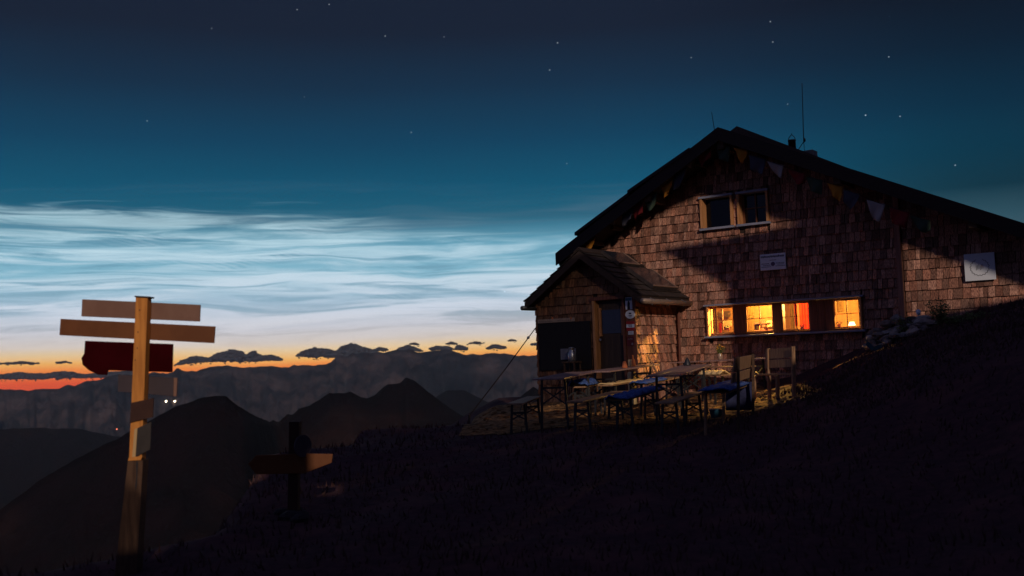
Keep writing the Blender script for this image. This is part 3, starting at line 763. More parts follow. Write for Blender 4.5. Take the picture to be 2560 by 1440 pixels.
# partition pieces seen through the casements
def inside(name, label, cat, s0, s1, z0, z1, n, m, th=.03):
    q = MB(); q.quadbox(hp(s0, n, z0), U * (s1 - s0), NRM * th, ZZ * (z1 - z0)); o = q.build(name, m, org=hp((s0 + s1) / 2, n, z0)); tag(o, label, cat); return o
def behind(px, py, n): return F(px, py, n)
def cloth(name, label, cat, s0, s1, z0, z1, n, m, waves=5, amp=.015):
    mb = MB(); k = 30
    P_ = []
    for i in range(k + 1):
        s = s0 + (s1 - s0) * i / k; P_.append((s, n + amp * math.sin(i / k * waves * 2 * math.pi) + amp * .4 * math.sin(i * 1.7)))
    for i in range(k):
        (s, n_), (s2, n2) = P_[i], P_[i + 1]
        mb.face(hp(s, n_, z0), hp(s2, n2, z0), hp(s2, n2, z1), hp(s, n_, z1))
    o = mb.build(name, m, org=hp((s0 + s1) / 2, n, z0), smooth=True)
    tag(o, label, cat); return o
w1_, w2_, w3_, w4_ = wins
c3 = (w3_[0] + w3_[1]) / 2
cloth('curtain', 'orange red curtain filling the right half of the third lit window', 'curtain', c3 + .03, w3_[1] + .02, ZB + .09, ZT + .05, -.17, M['redcloth'])
cloth('curtain', 'narrow red curtain fold beside the olive scarf in the third lit window', 'curtain', c3 - .07, c3 - .02, ZB + .16, ZT + .05, -.17, M['redcloth'], 2)
cloth('scarf', 'olive scarf hanging in the left half of the third lit window', 'scarf', w3_[0] + .12, w3_[0] + .2, ZB + .1, ZT + .02, -.2, M['olive'], 2)
cloth('curtain', 'cream curtain at the left edge of the second lit window', 'curtain', w2_[0] + .0, w2_[0] + .12, ZB + .06, ZT + .05, -.16, M['creamcloth'], 3)
cloth('curtain', 'cream curtain at the left edge of the first lit window', 'curtain', w1_[0] - .01, w1_[0] + .10, ZB + .06, ZT + .05, -.16, M['creamcloth'], 2)
cloth('curtain', 'pale blind in the left half of the fourth lit window', 'blind', w4_[0] + .03, w4_[0] + .17, ZB + .38, ZT + .05, -.17, M['creamcloth'], 1, .004)
# things on the back wall and inside sill
def wallpic(px0, py0, px1, py1, label, m=M['picture'], n=-1.2):
    a, z1 = F(px0, py0, n); b, z0 = F(px1, py1, n)
    q = MB(); q.quadbox(hp(a, n, z0), U * (b - a), NRM * .02, ZZ * (z1 - z0)); o = q.build('picture_board', m, org=hp((a + b) / 2, n, z0)); tag(o, label, 'picture'); 
    return o
# a partition wall carries the pictures at the left windows
q_ = MB(); a, _ = F(1790, 800, -1.25); b, _ = F(1850, 800, -1.25); q_.quadbox(hp(a, -1.27, RZ0), U * (b - a), NRM * .04, ZZ * (RZ1 - RZ0)); q_.build('partition', M['pale_pine'], hut)
wallpic(1796, 780, 1805, 793, 'small dark picture seen in the upper left of the first lit window')
wallpic(1811, 778, 1828, 792, 'wide dark picture seen in the upper right pane of the first lit window')
wallpic(1810, 800, 1829, 815, 'white paper notice seen in the lower right pane of the first lit window', M['paper'])
q_ = MB(); a, _ = F(1798, 800, -1.2); b, _ = F(1803, 800, -1.2); q_.quadbox(hp(a, -1.2, RZ0), U * (b - a), NRM * .02, ZZ * (ZB + .33 - RZ0)); o = q_.build('red_banner', M['redcloth'], org=hp(a, -1.2, RZ0)); tag(o, 'narrow red hanging beside the white notice in the first lit window', 'banner')
q_ = MB(); a, _ = F(1870, 800, -1.6); b, _ = F(1945, 800, -1.6); q_.quadbox(hp(a, -1.62, RZ0), U * (b - a), NRM * .04, ZZ * (RZ1 - RZ0)); q_.build('partition', M['pale_pine'], hut)
for k, (zo, lab) in enumerate(((.28, 'upper brown shelf board seen through the second lit window'), (.12, 'lower brown shelf board seen through the second lit window'))):
    a, _ = F(1885, 800, -1.5); b, _ = F(1930, 800, -1.5)
    q_ = MB(); q_.quadbox(hp(a, -1.55, ZB + zo), U * (b - a), NRM * .15, ZZ * .02); o = q_.build('shelf', M['shutter'], org=hp(a, -1.5, ZB + zo)); tag(o, lab, 'shelf')
for k in range(3):
    px = 1890 + k * 7
    a, _ = F(px, 800, -1.45); q_ = MB(); q_.quadbox(hp(a, -1.5, ZB + .142), U * .035, NRM * .05, ZZ * (.12 - .02 * k)); o = q_.build('book', (M['olive'], M['pot'], M['shutter'])[k], org=hp(a, -1.5, ZB + .14))
    tag(o, ('olive', 'terracotta red', 'dark brown')[k] + ' book on the lower shelf behind the second window', 'book')
wallpic(1918, 802, 1930, 816, 'small pale picture in the lower right pane of the second lit window', M['paper'], -1.45)
wallpic(1906, 800, 1913, 817, 'narrow dark picture left of the pale picture behind the second window', M['shutter'], -1.45)
# plants and knick-knacks on the inner sill
def plant(px, py, n, h, label, m=M['leaf'], cnt=26, parent=None):
    s, z = F(px, py, n); z = max(z, ZB + .08)
    t_ = thing('potted_plant', hp(s, n, z), label, 'plant')
    q = MB(); q.lathe(hp(s, n, z), [(.028, 0), (.038, .05), (.04, .055)], 10); q.build('pot', M['pot'], t_, smooth=True)
    q = MB()
    for i in range(cnt):
        a = rng.uniform(0, 6.28); r0 = rng.uniform(.01, .06); p = hp(s, n, z + .05) + Vector((math.cos(a) * r0, math.sin(a) * r0, rng.uniform(0, h)))
        d = Vector((rng.uniform(-1, 1), rng.uniform(-1, 1), rng.uniform(-.3, 1))).normalized() * .03; e = d.orthogonal().normalized() * .012
        q.face(p, p + d * .5 + e, p + d, p + d * .5 - e)
    q.build('leaves', m, t_, kind='stuff'); return t_
plant(1820, 826, -.14, .06, 'little potted plant on the inner sill of the first lit window')
plant(1917, 826, -.14, .09, 'pale potted plant on the inner sill of the second lit window', M['creamcloth'])
plant(2006, 823, -.14, .05, 'yellow potted flowers under the orange curtain of the third window', M['petal'])
plant(2098, 818, -.14, .06, 'dark potted plant in the lower left pane of the fourth window', M['olive'])
s_, z_ = F(2130, 812, -.3); tl = thing('table_lamp', hp(s_, -.3, ZB + .07), 'glowing yellow table lamp in the lower right pane of the fourth window', 'lamp')
q_ = MB(); q_.lathe(hp(s_, -.3, ZB + .07), [(.04, 0), (.012, .01), (.01, .05)], 10); q_.build('base', M['pot'], tl)
q_ = MB(); q_.lathe(hp(s_, -.3, ZB + .12), [(.07, 0), (.045, .07)], 14); q_.build('shade', M['bulb'], tl, smooth=True)
# pendant lamps that light the room
LAMP = []
for k, (s, n, zz, pw_) in enumerate(((b0 + .95, -.8, ZT + .23, 1050), (b0 + 1.75, -1.0, ZT - .05, 500), (b1 + .18, -.75, ZT + .12, 330))):
    t_ = thing('pendant_lamp', hp(s, n, RZ1), ('left', 'middle', 'right')[k] + ' pendant lamp hanging in the lit room behind the windows', 'lamp', 'pendant lamps in the lit room')
    q_ = MB(); q_.tube([hp(s, n, RZ1), hp(s, n, zz + .1)], .006, 6); q_.build('cord', M['steel'], t_)
    q_ = MB(); q_.lathe(hp(s, n, zz + .04), [(.10, 0), (.05, .06), (.02, .08)], 14); q_.build('shade', M['shutter'], t_, smooth=True)
    ld = bpy.data.lights.new('pendant_bulb', 'POINT'); ld.energy = pw_; ld.color = (1., .55, .115); ld.shadow_soft_size = .035
    lo = bpy.data.objects.new('pendant_bulb', ld); col.objects.link(lo); lo.location = hp(s, n, zz) - parent_loc(t_); lo.parent = t_

# ------------------------------------------------------------------ porch roof
def prp(mb, s0, s1, top, bot, n0, n1):
    mb.prism([hp(s0, n0, proof(s0) + bot), hp(s1, n0, proof(s1) + bot), hp(s1, n0, proof(s1) + top), hp(s0, n0, proof(s0) + top)], -NRM * (n0 - n1))
PF = PN + .35
q_ = MB(); prp(q_, rl_s, ra_s, -.035, -PT, PF - .02, -.0); prp(q_, ra_s + .001, rr_s, -.035, -PT, PF - .02, -.0)
q_.build('porch_roof', M['fascia'], hut)
for (a, b) in ((rl_s, ra_s), (ra_s, rr_s)):
    q_ = MB(); q_.prism([hp(a, PF, proof(a) - PT - .07), hp(b, PF, proof(b) - PT - .07), hp(b, PF, proof(b) - .04), hp(a, PF, proof(a) - .04)], -NRM * .022); q_.build('porch_barge_board', M['fascia'], hut)
# overlapping roof shingles in courses, both slopes (each course steps down)
cour = MB()
for side in (0, 1):
    s_e = rl_s if side == 0 else rr_s; L_ = abs(ra_s - s_e); nrow = int(L_ / .17); slp = psl if side == 0 else psr
    d = Vector(hp(s_e, 0, proof(s_e)) - hp(ra_s, 0, ra_z)); dl_ = d.length; d.normalize(); up = Vector((0, 0, 1)) - d * d.z; up.normalize()
    for k in range(nrow + 1):
        a0 = dl_ * k / nrow; a1 = min(dl_ + .05, a0 + dl_ / nrow * 1.25)
        n = PF + .02
        while n > 0.02:
            w = rng.uniform(.09, .18); 
            n2 = max(n - w, 0.0)
            o = hp(ra_s, n2 + .003, ra_z) + d * (a0 - .03) + up * -.03
            cour.quadbox(o + up * .0, NRM * (n - n2 - .006), d * (a1 - a0), up * .012)
            # tilt: raise lower end
            b = len(cour.v) - 8
            for i in range(8):
                vv = cour.v[b + i]; a = (vv - hp(ra_s, 0, ra_z)).dot(d)
                cour.v[b + i] = vv + up * (.035 * max(0, (a - a0) / (a1 - a0)))
            n -= w
cour.build('porch_roof_shingles', M['roofshingle'], hut, kind='stuff')
q_ = MB(); q_.prism([hp(ra_s - .12, PF + .02, ra_z - .12 * psl + .012), hp(ra_s, PF + .02, ra_z + .012), hp(ra_s + .12, PF + .02, ra_z - .12 * psr + .012), hp(ra_s + .12, PF + .02, ra_z - .12 * psr + .032), hp(ra_s, PF + .02, ra_z + .036), hp(ra_s - .12, PF + .02, ra_z - .12 * psl + .032)], -NRM * PF)
q_.build('ridge_cap', M['fascia'], hut)
# skylights / raised panels on the right slope
dR = (hp(rr_s, 0, rr_z) - hp(ra_s, 0, ra_z)); LR = dR.length; dR.normalize(); upR = Vector((0, 0, 1)) - dR * dR.z; upR.normalize()
def panel(a0, a1, n0, n1, name):
    o = hp(ra_s, n1, ra_z) + dR * a0 + upR * .02
    q = MB(); q.quadbox(o, NRM * (n0 - n1), dR * (a1 - a0), upR * .07); p = q.build(name, M['roof'], hut)
    q = MB(); t_ = .03
    o2 = o + upR * .07
    q.quadbox(o2 + dR * (a1 - a0 - t_), NRM * (n0 - n1), dR * t_, upR * .02)
    q.quadbox(o2, NRM * t_, dR * (a1 - a0 - t_ - .001), upR * .02)
    bevel(q.build('panel_trim', mat('panel_trim_wood', (.20, .12, .09), .6), p), .004)
    q = MB(); q.quadbox(o2 + NRM * (t_ + .005) + dR * .005, NRM * (n0 - n1 - t_ - .01), dR * (a1 - a0 - t_ - .01), upR * .006); q.build('panel_glass', mat('dark_panel_glass', (.02, .022, .03), .15, spec=.5), p)
panel(.12, .62, 1.45, .55, 'skylight'); panel(.75, LR - .22, 1.35, .25, 'skylight')
# gutters
q_ = MB(); gp = hp(rr_s + .05, 0, rr_z - .13)
q_.tube([gp + NRM * (PF + .05), gp + NRM * .05], .055, 10); q_.build('gutter', mat('gutter_metal', (.30, .22, .17), .45, (.22, .16, .13), 12., metal=.5), hut, smooth=True)
for n in (.4, 1.1, 1.8):
    q_ = MB(); q_.tube([gp + NRM * n + ZZ * .07 - U * .04, gp + NRM * n + ZZ * .02 + U * .065, gp + NRM * n - ZZ * .07], .012, 6); q_.build('gutter_bracket', M['galv'], hut)
q_ = MB(); gp2 = hp(rl_s + .02, 0, rl_z - .16)
q_.tube([gp2 + NRM * (PF + .12), gp2 + NRM * .05], .05, 10); q_.build('gutter', M['steel'], hut, smooth=True)
q_ = MB(); q_.tube([gp2 + NRM * (PN + .02), hp(pl + .05, PN + .05, rl_z - .17)], .02, 6); q_.build('gutter_bracket', M['steel'], hut)
# downpipe at the inner corner
q_ = MB(); q_.tube([hp(pr + .12, .09, rr_z - .2), hp(pr + .10, .09, .2)], .03, 8); q_.build('downpipe', M['shutter'], hut, smooth=True)

# ------------------------------------------------------------------ porch front: door, jambs, boards, signs
q_ = MB(); q_.quadbox(hp(dl - .01, PN - .2, PB), U * .06, NRM * .27, ZZ * (DT - PB)); bevel(q_.build('door_jamb', M['frame'], hut))
q_ = MB(); q_.quadbox(hp(dr - .03, PN - .2, PB), U * .05, NRM * .26, ZZ * (DT - PB)); bevel(q_.build('door_jamb', M['shutter'], hut))
q_ = MB(); q_.quadbox(hp(dl - .05, PN - .2, DT), U * (dr - dl + .1), NRM * .28, ZZ * .07); bevel(q_.build('door_lintel', M['shutter'], hut))
q_ = MB(); q_.quadbox(hp(dl + .07, PN - .14, PB), U * (dr - dl - .1), NRM * .05, ZZ * (DT - PB))
door = q_.build('door', M['door'], hut)
wa, wt_ = F(1503, 776, PN - .08); wb_, wbz = F(1556, 832, PN - .08)
for (x0, x1, z0, z1) in ((wa - .05, wa, wbz - .05, wt_ + .05), (wb_, wb_ + .03, wbz - .05, wt_ + .05)):
    q_ = MB(); q_.quadbox(hp(x0, PN - .089, z0), U * (x1 - x0), NRM * .05, ZZ * (z1 - z0)); q_.build('door_window_frame', M['frame'], door)
q_ = MB(); q_.quadbox(hp(wa + .001, PN - .089, wbz), U * (wb_ - wa - .002), NRM * .012, ZZ * (wt_ - wbz)); q_.build('pane', mat('blue_black_glass', (.012, .016, .035), .1, spec=.6), door)
q_ = MB(); q_.lathe(hp(wa - .02, PN - .08, wbz - .12), [(.012, 0), (.012, .04), (.025, .045), (.025, .06)], 10, NRM); q_.build('handle', M['galv'], door)
# upper panel board behind the sign column
q_ = MB(); q_.quadbox(hp(dr + .03, PN - .03, PB), U * (pr - dr - .02), NRM * .05, ZZ * (DT - PB + .02)); bevel(q_.build('sign_backboard', M['shutter'], hut))
# notice board (black) and the pale strip sign above it
nb0, nbt = F(1345, 806, PN + .03); nb1, _ = F(1438, 800, PN + .03); _, nbb = F(1400, 925, PN + .03)
nb = thing('notice_board', hp(nb0, PN + .06, nbb), 'black notice board on the porch wall below the pale strip sign', 'board')
q_ = MB(); q_.quadbox(hp(nb0 + .02, PN + .03, nbb), U * (nb1 - nb0 + .35), NRM * .03, ZZ * (nbt - nbb - .03)); q_.build('panel', M['blackboard'], nb)
ss = thing('strip_sign', hp(nb0, PN + .06, nbt), 'long narrow pale sign with small dark print on the porch wall', 'sign')
q_ = MB(); q_.quadbox(hp(nb0 + .01, PN + .04, nbt - .02), U * (nb1 - nb0 - .01), NRM * .02, ZZ * .075); q_.build('board', mat('faded_sign', (.30, .22, .17), .7), ss)
q_ = MB()
for k in range(16):
    s = nb0 + .06 + k * (nb1 - nb0 - .12) / 16
    if k in (7, 8): continue
    q_.quadbox(hp(s, PN + .0605, nbt + .0), U * rng.uniform(.02, .035), NRM * .002, ZZ * .012)
    if k % 3: q_.quadbox(hp(s, PN + .0605, nbt + .03), U * rng.uniform(.015, .03), NRM * .002, ZZ * .008)
q_.build('print', M['black'], ss)
for px in (1381, 1427):
    a, z = F(px, 797, PN + .07); q_ = MB(); q_.lathe(hp(a, PN + .0605, z + .01), [(.02, 0), (.024, .008), (.0, .012)], 9, NRM); q_.build('emblem', M['pot'], ss)
# column of signs right of the door
def plate(px0, py0, px1, py1, m, name, label, th=.008, n=PN + .03):
    a, z1 = F(px0, py0, n); b, z0 = F(px1, py1, n)
    t_ = thing(name, hp((a + b) / 2, n, z0), label, 'sign')
    q = MB(); q.quadbox(hp(a, n, z0), U * (b - a), NRM * th, ZZ * (z1 - z0)); q.build('plate', m, t_)
    return t_, a, b, z0, z1
def text(body, s, n, z, size, m, parent, X=U, name='lettering', align='CENTER'):
    c = bpy.data.curves.new(name, 'FONT'); c.body = body; c.size = size; c.align_x = align; c.align_y = 'CENTER'; c.extrude = .001
    c.materials.append(m); o = bpy.data.objects.new(name, c); col.objects.link(o)
    Nn = NRM
    pos = hp(s, n, z) - parent_loc(parent)
    mt = Matrix(((X.x, 0, Nn.x, 0), (X.y, 0, Nn.y, 0), (X.z, 1, Nn.z, 0), (0, 0, 0, 1))); mt.translation = pos
    bpy.context.view_layer.update(); me = bpy.data.meshes.new_from_object(o.evaluated_get(bpy.context.evaluated_depsgraph_get())); bpy.data.objects.remove(o); me.name = name
    if not me.materials: me.materials.append(m)
    o = bpy.data.objects.new(name, me); col.objects.link(o); o.parent = parent; o.matrix_local = mt; return o
t_, a, b, z0, z1 = plate(1563, 744, 1581, 773, M['white'], 'poster', 'pale poster with a dark figure at the top of the sign column')
q_ = MB(); c = (a + b) / 2; w = b - a; h = z1 - z0
q_.quadbox(hp(a + .005, PN + .0385, z1 - h * .28), U * (w - .01), NRM * .001, ZZ * h * .24); q_.build('sky_print', mat('teal_print', (.03, .12, .18), .6), t_)
q_ = MB(); q_.prism([hp(c - w * .22, PN + .040, z0), hp(c + w * .2, PN + .040, z0), hp(c + w * .16, PN + .040, z0 + h * .35), hp(c + w * .2, PN + .040, z0 + h * .5), hp(c + w * .05, PN + .040, z0 + h * .72), hp(c - w * .08, PN + .040, z0 + h * .7), hp(c - w * .18, PN + .040, z0 + h * .45)], NRM * .001); q_.build('figure_print', M['black'], t_)
a, z = F(1576, 786, PN + .03)
ov = thing('oval_sign', hp(a, PN + .03, z - .1), 'white oval sign with a small dark emblem beside the door', 'sign')
q_ = MB(); poly = [hp(a + .112 * math.cos(k * math.pi / 14), PN + .03, z + .085 * math.sin(k * math.pi / 14)) for k in range(28)]; q_.prism(poly, NRM * .012); q_.build('plate', M['white'], ov)
q_ = MB(); q_.quadbox(hp(a - .03, PN + .0425, z + .005), U * .055, NRM * .001, ZZ * .03); q_.quadbox(hp(a - .04, PN + .0425, z - .03), U * .08, NRM * .001, ZZ * .012); q_.quadbox(hp(a - .03, PN + .0425, z - .055), U * .06, NRM * .001, ZZ * .010); q_.build('emblem', M['black'], ov)
t_, a, b, z0, z1 = plate(1566, 804, 1587, 826, M['red'], 'number_sign', 'red and white sign with number 02 beside the door')
h = z1 - z0; q_ = MB(); q_.quadbox(hp(a, PN + .0385, z0 + h * .33), U * (b - a), NRM * .001, ZZ * h * .36); q_.build('white_band', M['white'], t_)
text('02', (a + b) / 2, PN + .041, z0 + h * .51, h * .42, M['black'], t_)
t_, a, b, z0, z1 = plate(1571, 828, 1584, 836, M['white'], 'small_plate', 'small white plate under the red and white number sign')
q_ = MB()
for k in range(3): q_.quadbox(hp(a + .01, PN + .0385, z0 + .012 + k * .018), U * (b - a - .02 - .01 * (k % 2)), NRM * .001, ZZ * .005)
q_.build('print', M['black'], t_)
t_, a, b, z0, z1 = plate(1567, 842, 1586, 864, mat('dark_red_plate', (.09, .012, .014), .5), 'alpine_sign', 'dark red sign with pale capitals below the small white plate')
text('ALPIN', (a + b) / 2, PN + .041, z1 - .05, .042, M['alu'], t_)
q_ = MB(); q_.lathe(hp(b - .04, PN + .038, z0 + .035), [(.022, 0), (.024, .002)], 12, NRM); q_.build('emblem', M['alu'], t_)

# plaque on the facade
a, z1 = F(1900, 637, .045); b, z0 = F(1966, 674, .045)
z1 = (F(1900, 637, .045)[1] + F(1966, 631, .045)[1]) / 2; z0 = (F(1902, 677, .045)[1] + F(1966, 672, .045)[1]) / 2
pq = thing('plaque', hp((a + b) / 2, .045, z0), 'white plaque with dark lines of print between the upper and lower windows', 'plaque')
q_ = MB(); q_.quadbox(hp(a, .03, z0), U * (b - a), NRM * .03, ZZ * (z1 - z0)); bevel(q_.build('plate', M['white'], pq), .004)
q_ = MB(); s = a + .02
while s < b - .04:
    w = rng.uniform(.012, .028); q_.quadbox(hp(s, .0605, z1 - .075 + rng.uniform(-.004, .004)), U * w, NRM * .0015, ZZ * rng.uniform(.03, .042)); s += w + .007
for row, (x0, x1) in ((.42, (.38, .62)), (.62, (.05, .35)), (.62, (.62, .95)), (.72, (.12, .38)), (.7, (.68, .9)), (.82, (.05, .42)), (.8, (.6, .95))):
    s = a + (b - a) * x0
    while s < a + (b - a) * x1:
        w = rng.uniform(.01, .02); q_.quadbox(hp(s, .0605, z1 - (z1 - z0) * row), U * w, NRM * .0015, ZZ * .014); s += w + .008
q_.build('print', mat('blue_black_print', (.05, .04, .07), .7), pq)
q_ = MB(); q_.lathe(hp((a + b) / 2, .0605, z0 + (z1 - z0) * .36), [(.045, 0), (.04, .003)], 9, NRM); q_.build('emblem', mat('violet_print', (.10, .06, .13), .7), pq)
# white square sign on the wing
a, _ = F(2409, 640, .12); b, _ = F(2486, 640, .12); z1 = (F(2409, 636, .12)[1] + F(2483, 630, .12)[1]) / 2; z0 = (F(2412, 705, .12)[1] + F(2487, 697, .12)[1]) / 2
ws = thing('square_sign', hp((a + b) / 2, .1, z0), 'white square sign with a round wreath emblem on the right wing wall', 'sign')
q_ = MB(); q_.quadbox(hp(a, .085, z0), U * (b - a), NRM * .03, ZZ * (z1 - z0)); bevel(q_.build('plate', M['white'], ws), .004)
q_ = MB(); cx, cz = (a + b) / 2, (z0 + z1) / 2 - .01; rr = (b - a) * .3
for k in range(34):
    th = math.pi * (.02 + k / 34 * 1.96)
    if abs(th - math.pi / 2) < .35: continue
    p = hp(cx + rr * math.cos(th), .1165, cz + rr * .95 * math.sin(th)); d = U * math.cos(th + .8 * (-1) ** k) + ZZ * math.sin(th + .8 * (-1) ** k); e = (U * -math.sin(th) + ZZ * math.cos(th))
    q_.prism([p - d * .022, p + e * .010, p + d * .022, p - e * .010], NRM * .0015)
q_.build('wreath', mat('grey_print', (.11, .12, .14), .7), ws)
q_ = MB()
for k in range(6):
    q_.quadbox(hp(cx - .06 + k * .022, .1165, cz - .05 + (k % 3) * .012), U * .009, NRM * .0014, ZZ * (.09 - .012 * (k % 2)))
q_.build('monogram', mat('grey_print_two', (.14, .15, .17), .7), ws)

# ------------------------------------------------------------------ chimney, vent pot, antennas
a, z = F(2000, 380, -1.2)
ch = MB(); ch.quadbox(hp(a - .02, -1.5, roofz(a) - .3), U * .30, NRM * .30, ZZ * (z - roofz(a) + .32)); o = ch.build('chimney', M['stone'], hut); bevel(o, .02)
def metal_pot():
    s, zb0 = F(1981, 376, -.6); zt = F(1979, 350, -.6)[1]
    q = MB(); q.lathe(hp(s, -.6, zb0 - .15), [(.078, 0), (.078, zt - zb0 + .12), (.084, zt - zb0 + .13), (.084, zt - zb0 + .15), (.05, zt - zb0 + .155)], 16)
    p = q.build('flue_pot', mat('sooty_metal', (.06, .04, .035), .25, metal=.8), hut, smooth=True)
    q = MB(); zt2 = F(1979, 340, -.6)[1]; za = F(1979, 336, -.6)[1]
    for sg in (-1, 1):
        q.tube([hp(s + sg * .075, -.6, zt), hp(s + sg * .06, -.6, zt + .05), hp(s + sg * .015, -.6, zt2 + .02)], .008, 6)
    q.tube([hp(s, -.6, zt2 + .01), hp(s, -.6, za + .02)], .008, 6); q.build('wire_cap', M['steel'], p)
metal_pot()
s0, z0 = F(2012, 380, -1.1); s1, z1 = F(2005, 208, -1.1)
am = thing('antenna_mast', hp(s0, -1.1, z0), 'tall thin antenna mast beside the roof chimney', 'antenna')
q_ = MB(); q_.tube([hp(s0, -1.1, z0 - .3), hp(s0 - .01, -1.1, z0 + .3), hp(s1, -1.1, z1)], .014, 8, .008); q_.build('mast', M['steel'], am)
q_ = MB(); sj, zj = F(2011, 350, -1.1); q_.lathe(hp(sj, -1.1, zj - .04), [(.02, 0), (.03, .04), (.02, .08)], 8); q_.build('clamp', M['steel'], am)
sk, zk = F(1992, 374, -1.1); q_ = MB(); q_.tube([hp(sj, -1.1, zj - .01), hp(sk, -1.1, zk - .05)], .008, 6); q_.build('stay', M['steel'], am)
s0, z0 = F(1786, 322, .4); s1, z1 = F(1779, 280, .4)
q_ = MB(); q_.tube([hp(s0, .4, z0 - .02), hp(s1, .4, z1)], .009, 6, .005); tag(q_.build('rod_antenna', M['steel'], org=hp(s0, .4, z0)), 'short thin rod standing on the roof ridge apex', 'antenna')

# ------------------------------------------------------------------ bunting under the rake
bt = thing('flag_garland', hp(AS, OV - .1, AZ - .5), 'garland of small cloth flags strung below the gable overhang', 'garland')
fc = {'p': (.30, .26, .25), 'o': (.40, .16, .015), 'r': (.16, .012, .015), 'g': (.03, .05, .035), 'd': (.05, .05, .07)}
FM = {k: mat('flag_' + k, v, .9) for k, v in fc.items()}
flags = [(1410, 640, 'g'), (1440, 618, 'r'), (1476, 596, 'o'), (1530, 532, 'p'), (1572, 520, 'd'), (1597, 505, 'r'), (1628, 490, 'g'), (1668, 456, 'o'), (1700, 428, 'd'), (1724, 384, 'p'),
         (1762, 374, 'r'), (1808, 364, 'g'), (1852, 372, 'o'), (1893, 392, 'd'), (1938, 408, 'p'), (1992, 428, 'r'), (2036, 446, 'g'), (2088, 462, 'o'), (2130, 480, 'd'), (2190, 505, 'p'), (2250, 525, 'r'), (2300, 545, 'g')]
names = {'p': 'pale', 'o': 'orange', 'r': 'dark red', 'g': 'dark green', 'd': 'grey blue'}
pts = []
for i, (x, y, k) in enumerate(flags):
    n = OV - .12; s, z = F(x, y, n); pts.append(hp(s, n, z))
    slope = -1 if x > 1800 else 1
    w, h = rng.uniform(.30, .36), rng.uniform(.26, .34)
    mb = MB(); K = 7; tz = sl * .8 if x < 1796 else -sr * .8
    tw = rng.uniform(-.5, .5)
    for jj in range(K + 1):
        for ii in range(K + 1):
            uu = (ii / K - .5); vv = jj / K
            taper = 1 - .55 * vv if k in 'po' else 1 - .25 * vv
            off = .05 * math.sin(vv * 4 + i * 1.3 + ii * .9) * vv
            mb.v.append(hp(s + uu * w * taper + tw * .12 * vv * slope, n + off + uu * .08 * vv, z + uu * w * tz - vv * h * (1 - .35 * abs(uu) * 2 * ((i % 3) == 0))))
    for jj in range(K):
        for ii in range(K):
            b = jj * (K + 1) + ii; mb.f.append((b, b + 1, b + K + 2, b + K + 1)); mb.mi.append(0)
    o = mb.build('flag', FM[k], bt, smooth=True, label=names[k] + ' cloth flag'); so_ = o.modifiers.new('s', 'SOLIDIFY'); so_.thickness = .003
q_ = MB(); q_.tube(pts, .006, 5); q_.build('string', M['rope'], bt)

# ------------------------------------------------------------------ guy rope on the left
p0 = hp(pl - .03, PN, 0); s, z = F(1343, 820, PN); A_ = hp(pl - .02, PN + .02, z)
B_ = at(1172, 1041, 17.5); B_.z = B_.z
q_ = MB(); mid = A_.lerp(B_, .5) - ZZ * .02; q_.tube([A_, mid, B_], .011, 6)
gr = thing('guy_rope', B_, 'dark guy rope running from the porch corner down to the slope', 'rope'); q_.build('rope', M['rope'], gr)
q_ = MB(); tb = A_.lerp(B_, .13); q_.lathe(tb, [(.012, -.04), (.03, -.015), (.03, .015), (.012, .04)], 8, (A_ - B_)); q_.build('turnbuckle', M['galv'], gr)
q_ = MB(); q_.tube([B_ + ZZ * .03, Vector((B_.x, B_.y, min(gz(B_.x, B_.y), B_.z) - .15))], .02, 6); q_.build('peg', M['steel'], gr)

# ------------------------------------------------------------------ beer tables and benches
def top_thing(name, p, q, width, label, cat, m, group=None, planks=1, th=.026, h=.75, legw=.035, cross=True):
    """p,q: world ends of the centre line of the top"""
    p, q = Vector(p), Vector(q); d = (q - p).normalized(); side = d.cross(ZZ).normalized(); up = side.cross(d).normalized()
    L_ = (q - p).length; c = (p + q) / 2
    t_ = thing(name, Vector((c.x, c.y, c.z - h)), label, cat, group)
    pw_ = width / planks
    for k in range(planks):
        mb = MB(); off = (k - (planks - 1) / 2) * pw_
        mb.quadbox(p + side * (off - pw_ / 2 + .003) - up * th, side * (pw_ - .006), d * L_, up * th); bevel(mb.build('top_plank' if planks > 1 else 'top', m, t_), .005)
    for e in (.14, .86):
        base = p.lerp(q, e); mb = MB()
        for sg in (-1, 1):
            f_ = base + side * sg * (width * .36) - up * (th + .002); g0 = Vector((f_.x, f_.y, 0)) + side * sg * .03; g0.z = min(gz(g0.x, g0.y), f_.z - .2) - .01
            l_ = MB(); l_.bar(f_, g0, legw, .014 + legw * .4, d); l_.build('leg', M['steel'], t_)
        a_ = base + side * -width * .38 - up * .16; b_ = base + side * width * .38 - up * .16
        mb.bar(a_, b_, .02, .03)
        if cross:
            lo_ = base - ZZ * (h * .55)
            mb.bar(a_, lo_ + side * width * .38, .012, .02); mb.bar(b_, lo_ - side * width * .38, .012, .02)
            in_ = p.lerp(q, .36 if e < .5 else .64) - up * (th + .01); mb.tube([base - ZZ * h * .4, in_], .007, 5)
        mb.build('brace', M['steel'], t_)
    return t_, p, q, d, side, up
TG = 'folding tables on the terrace'; BG = 'folding benches on the terrace'
A = top_thing('folding_table', at(1370, 946, 15.), at(1453, 929, 17.1), .5, 'folding table at the left end of the terrace in front of the notice board', 'table', M['table'], TG, 3)
B = top_thing('folding_table', at(1492, 928, 17.25), at(1619, 911, 19.4), .5, 'folding table before the porch door with terracotta pot on it', 'table', M['table'], TG, 3)
Cc = top_thing('folding_table', at(1658, 938, 14.5), at(1741, 911, 16.6), .5, 'nearest folding table with bluish top and dark cone on it', 'table', M['table'], TG, 3)
